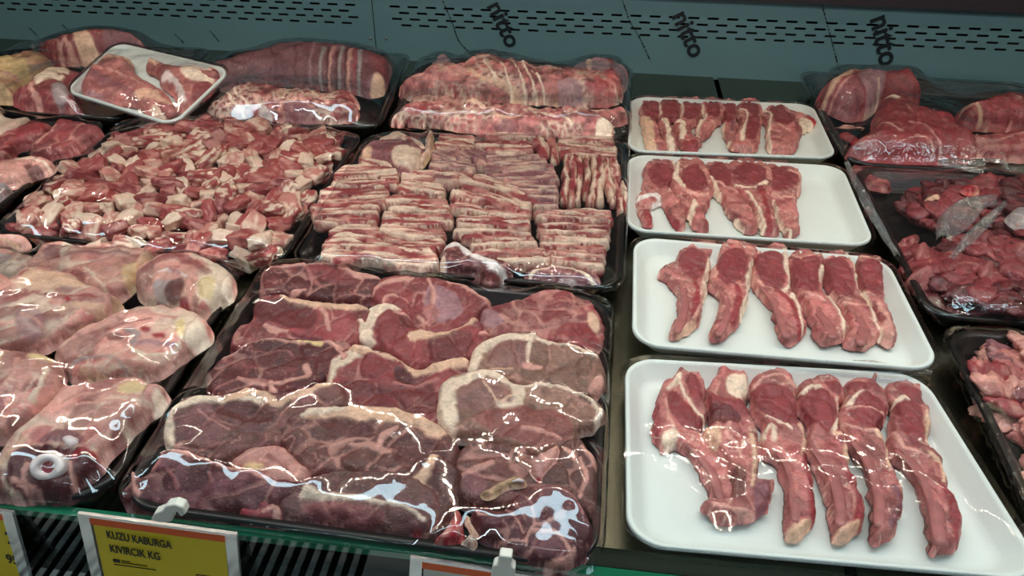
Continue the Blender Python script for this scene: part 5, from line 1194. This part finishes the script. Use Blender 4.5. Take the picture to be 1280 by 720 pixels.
bone_part(k1, 'bone_knob', f0, [(800, 440), (840, 470), (870, 495)], 60, lift=.7, flat=.8)
bone_part(k2, 'bone_knob', f0, [(990, 275), (1040, 290), (1080, 300)], 44, lift=.8, flat=.8)
film(t_sh, Q_SH, 'shk', M['film'], rise=.0015, nu=80, nv=60, it=260, seed=85, wr=.0008, skirt=.006)

# ------------------------------------------------------------------ right column
Q_BIG = quad_edge((1000, 90), (1062, 204), 0.345, 'left', RZ)
t_big = tray('black_tray', Q_BIG, 'black plastic tray of large red boneless joints in the back right corner', 'tray', M['black'], rimw=.007)
bj = lambda pts, label, **k: bk(cM, pts, label, 'big', **{**dict(nm='boneless_joint', tone=.82, res=.0026, base='S', mottle=('L', .7, 50), ty=.1, cells=(.04, .05, 'P', .25, .4, 1.6, .3), veins=(60, .03, 'P', .3)), **k})
bj([(110, 185), (118, 155), (170, 105), (235, 68), (340, 60), (480, 64), (600, 56), (672, 50), (690, 90), (702, 150), (690, 240), (640, 275), (520, 260), (440, 290), (390, 345), (270, 362), (180, 325), (120, 285)], 'big folded red joint with white skin on top, in the back right tray', z=.026, h=.045,
   feats=[('b', [(165, 150), (240, 95), (300, 120), (230, 150), (170, 175)], 'H', 6), ('b', [(330, 105), (420, 90), (485, 100), (480, 170), (400, 215), (370, 180), (330, 150)], 'M', 6, .95), ('s', [(300, 100), (360, 85)], 'H', 16), ('b', [(150, 250), (200, 190), (320, 140), (370, 200), (340, 300), (220, 330)], 'V', 8, .6), ('s', [(130, 280), (180, 200), (290, 140)], 'P', 8, .7), ('g', [(330, 300), (400, 250), (440, 200)], 'X', 30), ('s', [(440, 130), (470, 180), (420, 220)], 'F', 20, .7)])
bj([(145, 392), (200, 372), (300, 365), (365, 372), (372, 400), (320, 412), (210, 408)], 'thin pink fold sticking out under the big folded joint', z=.020, h=.012, base='P', nm='meat_trimming')
bj([(228, 420), (270, 410), (310, 430), (345, 480), (330, 515), (300, 505), (260, 450)], 'small dark red scrap below the thin pink fold', z=.014, h=.012, base='R', nm='meat_trimming', mottle=('D', .5, 90))
bj([(690, 255), (720, 242), (760, 252), (775, 285), (740, 300), (695, 290)], 'small pink nub behind the middle joint of the right hand back tray', z=.034, h=.02, base='P', nm='meat_trimming')
bj([(870, 310), (930, 270), (990, 240), (1080, 205), (1160, 188), (1276, 188), (1400, 220), (1420, 330), (1340, 420), (1200, 425), (1040, 420), (920, 410), (890, 360)], 'smooth domed red joint with orange white fat flecks, right of the middle joint', z=.026, h=.036,
   feats=[('s', [(950, 265), (1000, 275), (1050, 300)], 'H', 18), ('b', [(1070, 320), (1110, 310), (1150, 340), (1170, 390), (1110, 380)], 'H', 6, .8), ('s', [(1200, 230), (1250, 260)], 'P', 8), ('s', [(1180, 400), (1220, 330), (1235, 310)], 'P', 8), ('g', [(880, 370), (960, 390), (1040, 380)], 'X', 20)], mottle=('R', .25, 50))
bj([(895, 440), (1000, 420), (1100, 410), (1230, 400), (1420, 390), (1420, 560), (1300, 600), (1150, 600), (1020, 575), (930, 520)], 'long grained red joint along the front right of the right hand back tray', z=.024, h=.026, streak=(0.15, .004, 'P', .35, 12),
   feats=[('s', [(1100, 480), (1200, 460), (1276, 450)], 'P', 8, .7), ('s', [(1000, 540), (1100, 500)], 'D', 16, .5)])
bj([(255, 572), (300, 530), (350, 490), (400, 420), (425, 340), (440, 260), (490, 192), (560, 205), (640, 235), (760, 290), (860, 310), (900, 380), (900, 440), (960, 500), (1010, 560), (980, 600), (780, 610), (600, 606), (450, 600), (330, 588)], 'wide wedge shaped red joint with thin white streaks, middle of the back right tray', z=.026, h=.034,
   feats=[('b', [(485, 205), (520, 200), (570, 245), (540, 250)], 'F', 5), ('s', [(445, 365), (480, 370), (580, 430)], 'P', 10), ('s', [(620, 385), (700, 410), (860, 520)], 'P', 6, .8), ('s', [(660, 455), (720, 460), (780, 490)], 'P', 6, .8), ('s', [(500, 500), (600, 515)], 'P', 7, .8), ('s', [(430, 530), (480, 575)], 'P', 6, .8), ('s', [(760, 540), (800, 530), (860, 545)], 'P', 8, .6), ('b', [(560, 520), (610, 520), (620, 580), (560, 580)], 'D', 6, .4), ('s', [(600, 290), (640, 320)], 'P', 8, .5)], mottle=('R', .2, 50))
film(t_big, Q_BIG, 'big', M['film_loose'], rise=.002, nu=80, nv=70, it=220, seed=95, wr=.0010)

Q_TRI = quad_edge((1063, 208), (1162, 394), 0.345, 'left', RZ)
t_tri = tray('black_tray', Q_TRI, 'black plastic tray of dark red trimmings partly empty at its left, right side middle row', 'tray', M['black'], rimw=.007)
Q_STP = quad_edge((1176, 408), (1305, 668), 0.345, 'left', RZ)
t_stp = tray('black_tray', Q_STP, 'black plastic tray of pink diced meat strips at the right edge of the photo', 'tray', M['black'], rimw=.007)


def scrap_mesh(seed, c1, c2, am, elong):
    r = np.random.default_rng(seed); n = 22; m = 16; V = []; F = []
    for i in range(n + 1):
        t = i / n; rr_ = math.sin(math.pi * min(max(t, .02), .98)) ** .45
        for k in range(m):
            a = 2 * math.pi * k / m; V.append(((t - .5) * 2 * elong, math.cos(a) * rr_, math.sin(a) * rr_ * .5))
    for i in range(n):
        for k in range(m): F.append((i * m + k, (i + 1) * m + k, (i + 1) * m + (k + 1) % m, i * m + (k + 1) % m))
    F.append(tuple(range(m))); F.append(tuple(n * m + k for k in range(m))[::-1])
    V = np.array(V)
    d = 1 + 0.75 * fbm(V[:, 0] * 1.6 + seed, V[:, 1] * 1.6, V[:, 2] * 1.6, seed, 3) * 1.3
    d = d * (1 + 0.35 * fbm(V[:, 0] * 3.5, V[:, 1] * 3 + seed, V[:, 2] * 3, seed + 4, 2))
    V2 = V.copy(); V2[:, 1:] *= d[:, None]
    bend = r.uniform(-.35, .35); V2[:, 1] += bend * V[:, 0] ** 2; V2[:, 2] += 0.12 * np.sin(V[:, 0] * 3 + seed)
    V2 *= 0.0085
    k = sstep(0.02, 0.3, fbm(V[:, 0] * 1.3, V[:, 1] * 1.6, V[:, 2] * 1.6, seed + 9, 3))[:, None] * am
    col = np.tile(C[c1], (len(V), 1)) * (1 - k) + C[c2] * k
    me = bpy.data.meshes.new('meat_scrap'); me.from_pydata(V2.tolist(), [], F)
    at = me.color_attributes.new('Col', 'FLOAT_COLOR', 'POINT'); c4 = np.ones((len(V), 4)); c4[:, :3] = np.clip(col, 0, 1); at.data.foreach_set('color', c4.ravel())
    me.polygons.foreach_set('use_smooth', [True] * len(me.polygons)); me.update(); me.materials.append(M['meat'])
    return me, V2


S_D = [scrap_mesh(300 + i, c1, c2, am, e) for i, (c1, c2, am, e) in enumerate([('L', 'V', .5, 1.5), ('D', 'L', .6, 1.7), ('L', 'D', .4, 1.4), ('D', 'V', .5, 1.3), ('L', 'p', .7, 1.8), ('L', 'R', .3, 1.6)])]
S_P = [scrap_mesh(400 + i, c1, c2, am, e) for i, (c1, c2, am, e) in enumerate([('p', 'P', .6, 1.6), ('S', 'P', .6, 1.5), ('p', 'L', .6, 1.4), ('P', 'S', .5, 1.7), ('V', 'P', .6, 1.5)])]


def pile(poly, key, variants, name, label, group, step, zs, smin, smax, seed, quad=None):
    rr_ = random.Random(seed); pw = on_plane(poly, 0.03)[:, :2]; lo, hi = pw.min(0), pw.max(0)
    for li, zz in enumerate(zs):
        y = lo[1]; row = 0
        while y < hi[1]:
            x = lo[0] + ((row + li) % 2) * step * .5
            while x < hi[0]:
                p = np.array([[x + rr_.uniform(-.3, .3) * step, y + rr_.uniform(-.3, .3) * step]])
                ok = inside(p, pw)[0]
                if ok and quad is not None:
                    qd, _ = seg_dist(p, quad[:, :2], np.roll(quad[:, :2], -1, 0)); ok = qd[0] > .019
                if ok:
                    me, V = rr_.choice(variants); s = rr_.uniform(smin, smax)
                    dd, _ = seg_dist(p, pw, np.roll(pw, -1, 0))
                    z = zz + rr_.uniform(-.003, .003) - (0.010 if dd[0] < .014 and li else 0)
                    put_lump(me, V, name, (p[0, 0], p[0, 1], max(z, .010)), (rr_.uniform(-.4, .4), rr_.uniform(-.3, .3), rr_.uniform(0, 6.28)), (s, s * rr_.uniform(.85, 1.25), s), label, 'meat scrap', group, key)
                x += step
            y += step * .85; row += 1


pile(r1([(285, 440), (330, 400), (420, 415), (500, 385), (620, 330), (823, 330), (980, 360), (1060, 690), (700, 712), (480, 695), (370, 650), (310, 560)]), 'tri', S_D, 'meat_scrap', 'dark red meat scrap in the big front heap of the trimmings tray', 'dark red scraps in the front heap of the trimmings tray', .0215, (.014, .026, .032), 1.2, 1.9, 3, Q_TRI)
pile(r1([(370, 150), (430, 115), (500, 80), (600, 70), (823, 90), (940, 120), (980, 330), (823, 300), (640, 230), (560, 265), (470, 290), (375, 240)]), 'tri', S_D, 'meat_scrap', 'red meat scrap in the rear heap of the trimmings tray', 'red scraps in the rear heap of the trimmings tray', .0215, (.014, .028), 1.2, 1.8, 4, Q_TRI)
tr = lambda pts, label, **k: piece('meat_trimming', r1, pts, label=label, **{**dict(z=.010, h=.012, base='L', tray='tri', cat='meat', mottle=('P', .5, 120), jit=.002), **k})
tr([(80, 60), (110, 55), (150, 82), (190, 120), (250, 135), (258, 158), (220, 168), (140, 150), (100, 120)], 'lone long red scrap lying apart at the back left of the trimmings tray')
tr([(290, 390), (300, 362), (350, 350), (382, 362), (365, 385), (335, 392), (322, 412)], 'lone curled red scrap at the left of the front heap', base='S')
tr([(140, 235), (160, 228), (185, 250), (175, 262), (150, 255)], 'tiny pink scrap by the left rim of the trimmings tray', base='S')
tr([(400, 200), (420, 185), (465, 185), (470, 215), (440, 225), (405, 218)], 'small pale fat nub in front of the rear heap', base='H', z=.028)
tr([(560, 150), (580, 138), (625, 145), (640, 175), (600, 180), (565, 170)], 'bright orange red nub in the rear heap', base='R', z=.040, mottle=('H', .5, 80))
tr([(745, 290), (760, 250), (800, 238), (860, 250), (860, 330), (790, 330)], 'pale greyish fat piece at the right edge of the photo, trimmings tray', base='G', z=.036, mottle=('W', .6, 60))
film(t_tri, Q_TRI, 'tri', M['film_loose'], rise=.0015, nu=80, nv=70, it=120, seed=105, wr=.0012)
pile(cN([(250, 185), (280, 160), (330, 130), (420, 105), (500, 85), (640, 80), (760, 300), (820, 560), (640, 700), (540, 660), (470, 600), (420, 520), (370, 430), (310, 310), (270, 235)]), 'stp', S_P, 'meat_scrap', 'pink meat strip in the tray at the right edge of the photo', 'pink meat strips in the right edge tray', .0215, (.014, .027), 1.0, 1.6, 6, Q_STP)
film(t_stp, Q_STP, 'stp', M['film_loose'], rise=.0015, nu=80, nv=70, it=120, seed=115, wr=.0008)


def fold(tray_, path, wid, z, n=60, seed=1, amp=.004, name='film_fold'):
    """bunched, crinkled ribbon of cling film"""
    P = resample(on_plane(open_spline(path, 6), z), .0025, closed=False); m = 13; V = []; F = []
    T = np.gradient(P, axis=0); T /= np.linalg.norm(T, axis=1)[:, None]
    for i, (p, t) in enumerate(zip(P, T)):
        s = np.cross((0, 0, 1.0), t); u = i / (len(P) - 1)
        w = wid * (0.35 + 0.65 * math.sin(math.pi * min(max(u, .06), .94)))
        for k in range(m):
            v = k / (m - 1) - .5
            V.append(p + s * v * w + np.array([0, 0, amp * (1 - 4 * v * v) + amp * .9 * float(fbm(k * .9 + seed, i * .10, 0, seed, 2))]))
    for i in range(len(P) - 1):
        for k in range(m - 1): F.append((i * m + k, i * m + k + 1, (i + 1) * m + k + 1, (i + 1) * m + k))
    return mesh_obj(name, V, F, M['film_wrinkle'], parent=tray_, origin=np.array(tray_.location))


fold(t_tri, r1([(480, 385), (490, 340), (540, 280), (600, 230), (690, 200)]), .030, .050, seed=2, amp=.006)
fold(t_tri, r1([(510, 460), (580, 380), (660, 300), (740, 220)]), .012, .052, seed=3, amp=.003)
fold(t_tri, r1([(60, 50), (110, 140), (160, 240), (215, 340), (280, 450)]), .012, .028, seed=4, amp=.004)
fold(t_big, cM([(780, 612), (860, 600), (960, 605), (1080, 598), (1150, 610), (1190, 655)]), .008, .050, seed=5, amp=.003)
fold(t_tri, cM([(800, 620), (880, 625), (960, 650), (1040, 665)]), .016, .044, seed=6, amp=.004)
fold(t3, a2([(900, 560), (1000, 570), (1100, 590), (1200, 600)]), .010, .014, seed=7, amp=.003)
# ================================================================== display case
XL, XR = -1.75, 1.55
YW = 1.262
YF = 0.323
jx = float(on_plane([(1062, 710)], 0.0)[0, 0])
V, F = merge(box(XL, jx - .004, YF, YW + .02, -.004, 0), box(jx + .004, XR, YF, YW + .02, -.004, 0), box(XL, XR, YF, YF + .0025, -.022, -.004))
tag(mesh_obj('floor', V, F, M['steel'], smooth=False, origin=(0, .8, 0)), kind='structure')
V, F = box(XL, XR, .16, YW + .04, -.075, -.07)
tag(mesh_obj('floor_lower', V, F, M['dark'], smooth=False, origin=(0, .6, -.07)), kind='structure')
# rear wall: two perforated panels
zr = lambda x, i: 0.0935 + 0.009 * x - 0.0101 * i
xs = float(on_wall([(467, 30)], YW)[0, 0])
for (x0, x1, starts, back) in ((XL, xs, (438.7, 430, 441, 432), True), (xs + .0015, XR, (494, 505, 495.7, 507), False)):
    holes = []
    for i, sp in enumerate(starts):
        cx = float(on_wall([(sp, 15)], YW)[0, 0])
        while x0 + .02 < cx < x1 - .02:
            if abs(cx) < 1.3: holes.append(slot_loop(cx, zr(cx, i), .0092, .0019, .009))
            cx += -.0307 if back else .0307
    w = holes_plate('wall_back', [(x0, -.004), (x1, -.004), (x1, .150), (x0, .150)], holes, lambda a, b: (a, YW, b), M['wall'], thick=.0015)
    tag(w, kind='structure')
wallp = w
V, F = merge(box(XL, XR, YW + .03, YW + .035, -.075, .2))  # dark sheet added behind slots and joint gap in place of real shade
tag(mesh_obj('wall_dark_backing', V, F, M['dark'], smooth=False, origin=(0, YW + .03, 0)), kind='structure')
V, F = merge(box(XL, XR, YW - .012, YW + .03, .1285, .20), box(XL, XR, YW - .004, YW + .01, .20, .80))  # rail, plus unseen upper wall added to keep film reflections dark
tag(mesh_obj('trim_1', V, F, M['plum'], smooth=False, origin=(0, YW, .13)), kind='structure')
V, F = box(XL, XR, .42, YW + .02, .78, .80)  # unseen dark canopy, added so the film does not mirror the grey world
tag(mesh_obj('unseen_canopy', V, F, simple('canopy_grey', (34, 36, 38), .6), smooth=False, origin=(0, .8, .79)), kind='structure')

# printed marks of the protective foil, reading downwards
Wl = Matrix(((1, 0, 0), (0, 0, -1), (0, 1, 0)))
for (x0, y0, x1, y1, sz) in ((615, 4, 641, 58, .0215), (847, 16, 871, 70, .0215), (1097, 20, 1110, 81, .0235)):
    a, b = on_wall([(x0, y0), (x1, y1)], YW - .0015)
    d = b - a; L = np.linalg.norm(d); ang = math.atan2(d[2], d[0])
    R = Matrix.Rotation(-ang, 4, 'Y') @ Matrix.Rotation(math.pi / 2, 4, 'X')
    o = text_obj('printed_mark', 'nitto', 1.0, M['ink'], Matrix.Identity(4), bold=0.022, extrude=0.01)
    wdt = max(v.co.x for v in o.data.vertices)
    s = L / wdt
    nx = np.array([-d[2], 0, d[0]]) / L
    st = a - nx * s * .25
    o.matrix_world = Matrix.Translation(Vector(st)) @ R @ Matrix.Scale(s, 4)
    o.parent = wallp; o.matrix_parent_inverse = Matrix.Translation(-Vector(wallp.location))
# thin smudged foil lines between the marks
for pts in ([(553, 0), (566, 30), (574, 52), (592, 70)], [(778, 0), (788, 28), (800, 48), (812, 74)], [(1026, 0), (1034, 30), (1042, 60), (1049, 88)], [(262, 38), (274, 52)], [(78, 31), (88, 40)], [(218, 42), (224, 48), (230, 54)], [(37, 35), (42, 40), (47, 45)]):
    P = on_wall(open_spline(pts, 6), YW - .0012); V = []; F = []; rs = random.Random(int(pts[0][0]))
    for i in range(len(P) - 1):
        d = P[i + 1] - P[i]; n_ = np.array([-d[2], 0, d[0]]) / np.linalg.norm(d) * rs.uniform(.0004, .0013)
        k0 = rs.uniform(0, .25); k1 = rs.uniform(.6, 1.05)
        q = [P[i] + d * k0 - n_, P[i] + d * k1 - n_, P[i] + d * k1 + n_, P[i] + d * k0 + n_]
        b0 = len(V); V += q + [v + np.array([0, -.0002, 0]) for v in q]
        F += [(b0, b0 + 1, b0 + 2, b0 + 3), (b0 + 4, b0 + 7, b0 + 6, b0 + 5), (b0, b0 + 4, b0 + 5, b0 + 1), (b0 + 1, b0 + 5, b0 + 6, b0 + 2), (b0 + 2, b0 + 6, b0 + 7, b0 + 3), (b0 + 3, b0 + 7, b0 + 4, b0)]
    mesh_obj('foil_print_line', V, F, M['ink'], parent=wallp, smooth=False, origin=np.array(wallp.location))
for i, pxy in enumerate(((463, 48), (483, 48))):
    p = on_wall([pxy], YW)[0]; V = []; F = []; n = 14
    for r_q, dy in ((.0024, 0), (.0024, -.0008), (.0017, -.0016), (.0008, -.0018)):
        for k in range(n): V.append((p[0] + r_q * math.cos(6.2832 * k / n), p[1] - .0008 + dy, p[2] + r_q * math.sin(6.2832 * k / n)))
    for j in range(3):
        for k in range(n): F.append((j * n + k, j * n + (k + 1) % n, (j + 1) * n + (k + 1) % n, (j + 1) * n + k))
    F.append(tuple(3 * n + k for k in range(n)))
    mesh_obj('screw', V, F, M['chrome'], parent=wallp, origin=np.array(wallp.location))

# front glass riser with its green top edge
YG = 0.290
g = empty('glass_riser', (0, YG, -.05), 'low clear glass riser with a green top edge along the front of the shelf', 'glass panel')
V, F = box(XL, XR, YG - .003, YG + .003, -.05, .019); mesh_obj('glass_pane', V, F, M['glass'], parent=g, smooth=False, origin=np.array(g.location))
V, F = box(XL, XR, YG - .0034, YG + .0034, .0145, .0205); mesh_obj('top_edge', V, F, M['green_edge'], parent=g, smooth=False, origin=np.array(g.location))['label'] = 'green polished glass edge'
# slotted air grille below
holes = []
x = -.98
while x < -.145:
    holes.append(slot_loop(x, .262, .046, .0029, math.pi / 2)); x += .0103
gr = holes_plate('air_grille', [(XL, .19), (XR, .19), (XR, .318), (XL, .318)], holes, lambda a, b: (a, b, -.05), M['grille'], thick=.0015)
tag(gr, 'grey slotted air grille below the glass riser, bottom left of the photo', 'grille')


# price tags
def price_tag(tl, tr_, hgt, label, card, body, name='price_tag', clip_px=None, band=True, dn=(-.075, -.15, -1.0)):
    a, b = on_wall([tl, tr_], YG - .0065)
    e = b - a; W = np.linalg.norm(e); ex = e / W
    dn = np.array(dn); dn /= np.linalg.norm(dn)
    nrm = np.cross(ex, -dn); nrm /= np.linalg.norm(nrm)
    if nrm[1] > 0: nrm = -nrm
    t = empty(name, tuple(a + dn * hgt), label, 'price tag')
    org = np.array(t.location)

    def plate(nm, u0, u1, v0, v1, w0, w1, mat, lab=None):
        V = [a + ex * u + dn * v + nrm * w for w in (w0, w1) for v in (v0, v1) for u in (u0, u1)]
        F = [(0, 2, 3, 1), (4, 5, 7, 6), (0, 1, 5, 4), (2, 6, 7, 3), (0, 4, 6, 2), (1, 3, 7, 5)]
        o = mesh_obj(nm, V, F, mat, parent=t, smooth=False, origin=org)
        if lab: o['label'] = lab
        return o
    plate('card', 0, W, 0.0, hgt, 0, .0004, card)
    if band: plate('orange_band', -.002, W + .002, -.004, .0028, .0004, .0008, M['orange'], 'orange strip along the top of the card')
    hm = M['holder']
    V = []; F = []
    for (u0, u1, v0, v1) in ((-.009, -.001, -.0042, hgt + .004), (W + .001, W + .009, -.0042, hgt + .004), (-.009, W + .009, -.0065, -.0042)):
        q = [a + ex * u + dn * v + nrm * w for w in (-.001, .0016) for v in (v0, v1) for u in (u0, u1)]
        b0 = len(V); V += q; F += [tuple(b0 + i for i in f) for f in ((0, 2, 3, 1), (4, 5, 7, 6), (0, 1, 5, 4), (2, 6, 7, 3), (0, 4, 6, 2), (1, 3, 7, 5))]
    mesh_obj('plastic_holder', V, F, hm, parent=t, smooth=False, origin=org)
    for (txt, u, v, sz, sx, bold) in body:
        R = Matrix((tuple(ex * sx), tuple(-dn), tuple(nrm))).transposed().to_4x4()
        p = a + ex * u + dn * v + nrm * .0009
        o = text_obj('lettering', txt, sz, M['ink_dark'], Matrix.Translation(Vector(p)) @ R, bold=bold * sz, extrude=.0001)
        o.parent = t; o.matrix_parent_inverse = Matrix.Translation(-Vector(t.location))
    return t, a, ex, dn, nrm, org, plate


M['ink_dark'] = simple('print_ink', (38, 36, 22), .6)
M['holder'] = film_mat('clear_holder', gain=.8, rough=.2, scale=25, strength=.08, haze=.28)
t, a, ex, dn, nrm, org, plate = price_tag((116, 651), (281, 673), .075, 'yellow price tag with an orange top band and lamb lettering, hanging on the front glass', M['yellow'],
    [('KUZU KABURGA', .0085, .0135, .0098, .62, .02), ('KIVIRCIK KG', .0088, .0265, .0098, .66, .02), ('INDIRIM', .072, .046, .008, .7, .01)])
# small printed logo and fine print, framed word
for (u0, u1, v0, v1) in ((.0095, .0145, .0335, .0365), (.0155, .022, .0340, .0346), (.0155, .034, .0358, .0364), (.0095, .040, .0385, .0391), (.0690, .1005, .0375, .0381), (.0690, .0696, .0375, .052), (.1000, .1006, .0375, .052)):
    q = [a + ex * u + dn * v + nrm * w for w in (.0005, .0009) for v in (v0, v1) for u in (u0, u1)]
    mesh_obj('fine_print', q, ((0, 2, 3, 1), (4, 5, 7, 6), (0, 1, 5, 4), (2, 6, 7, 3), (0, 4, 6, 2), (1, 3, 7, 5)), M['ink_dark'], parent=t, smooth=False, origin=org)


def clip(name, pts_px, z, depth, label, mat):
    P = on_wall(pts_px, YG - .010); n = len(P)
    V = [p for p in P] + [p + np.array([0, depth, 0]) for p in P]
    F = [tuple(range(n))[::-1], tuple(n + i for i in range(n))] + [(i, (i + 1) % n, n + (i + 1) % n, n + i) for i in range(n)]
    o = mesh_obj(name, V, F, mat, smooth=False, origin=P.mean(0))
    bv = o.modifiers.new('soft_edge', 'BEVEL'); bv.width = .0012; bv.segments = 3
    return tag(o, label, 'clip')


clip('tag_clip', [(188, 651), (192, 643), (202, 639), (207, 633), (218, 631), (228, 635), (232, 643), (226, 647), (221, 641), (216, 644), (214, 653), (200, 654)], 0, .007, 'cream plastic hook holding the yellow price tag on the glass', M['white'])
clip('tag_clip', [(614, 716), (616, 708), (622, 706), (624, 695), (640, 697), (639, 709), (644, 712), (643, 726), (613, 724)], 0, .007, 'white plastic clip above the bottom centre price tag', M['white'])
price_tag((530, 706), (668, 727), .05, 'white price tag with an orange top band, at the bottom centre of the photo', M['card_white'], [], name='price_tag')
price_tag((-150, 626), (4, 646), .075, 'yellow price tag cut off by the left edge of the photo', M['yellow'], [('2', .0895, .0245, .016, .8, .02), ('95', .085, .0445, .012, .8, .02)], name='price_tag', band=True)

# ================================================================== light
led_m = emit_mat('led_diode', (1.0, 0.88, 0.72), 330)
led_h = simple('strip_housing', (120, 120, 118), .4, .6)


def led_strip(y, z, label, x0=-1.25, x1=1.25, pitch=.026, sz=.0040, mat=led_m):
    e = empty('led_strip', (0, y, z), label, 'lamp')
    V, F = merge(box(x0 - .02, x1 + .02, y - .012, y + .012, z + .003, z + .012)); mesh_obj('housing', V, F, led_h, parent=e, smooth=False, origin=(0, y, z))
    V = []; F = []; x = x0
    while x < x1:
        b0 = len(V); V += [(x - sz * 1.5, y - sz, z), (x - sz * 1.5, y + sz, z), (x + sz * 1.5, y + sz, z), (x + sz * 1.5, y - sz, z)]; F.append((b0, b0 + 1, b0 + 2, b0 + 3)); x += pitch
    mesh_obj('diodes', V, F, mat, parent=e, smooth=False, origin=(0, y, z))


led_strip(.60, .74, 'warm white strip lamp under the front of the canopy')
led_strip(1.04, .74, 'warm white strip lamp under the rear of the canopy', mat=emit_mat('led_diode_dim', (1.0, 0.88, 0.72), 115))


def area(name, loc, rot, sx, sy, power, col):
    l = bpy.data.lights.new(name, 'AREA'); l.shape = 'RECTANGLE'; l.size = sx; l.size_y = sy; l.energy = power; l.color = col
    o = bpy.data.objects.new(name, l); COL.objects.link(o); o.location = loc; o.rotation_euler = rot
    return o


area('ceiling_tube', (-.1, -1.05, 2.1), (math.radians(-32), 0, 0), 2.4, .10, 30, (.78, .93, 1.0))
e = empty('added_streak_lamp', (0, .415, .73), 'added cool white lamp under the front canopy edge, reflected as a streak on film', 'lamp')  # unseen lamp, added and flattened wide to streak the steak tray film
V = []; F = []
for xx in (-1.15, .95):
    for k in range(12): V.append((xx, .415 + .034 * math.cos(6.2832 * k / 12), .73 + .012 * math.sin(6.2832 * k / 12)))
for k in range(12): F.append((k, (k + 1) % 12, 12 + (k + 1) % 12, 12 + k))
mesh_obj('tube', V, F, emit_mat('streak_light', (.62, .88, 1.0), 13), parent=e, origin=(0, .415, .73))
V, F = merge(box(-1.2, 1.0, .375, .455, .748, .775), box(-1.18, -1.15, .38, .45, .715, .748), box(.95, .98, .38, .45, .715, .748))
mesh_obj('fitting', V, F, led_h, parent=e, smooth=False, origin=(0, .415, .73))
wd = bpy.data.worlds.new('shop'); SC.world = wd; wd.use_nodes = True
bg = wd.node_tree.nodes['Background']; bg.inputs[0].default_value = (.55, .62, .66, 1); bg.inputs[1].default_value = .15

# ================================================================== camera
cam = bpy.data.cameras.new('camera'); cam.sensor_width = 36; cam.lens = FPX / 1280 * 36; cam.clip_start = .01
co = bpy.data.objects.new('camera', cam); COL.objects.link(co)
co.matrix_world = Matrix.Translation(Vector(CAM)) @ Matrix(ROT.tolist()).to_4x4()
SC.camera = co
vs = SC.view_settings; vs.view_transform = 'Standard'; vs.look = 'None'; vs.gamma = 1; vs.exposure = -0.18; vs.use_curve_mapping = False
SC.cycles.use_denoising = True
SC.cycles.max_bounces = 12; SC.cycles.transparent_max_bounces = 16
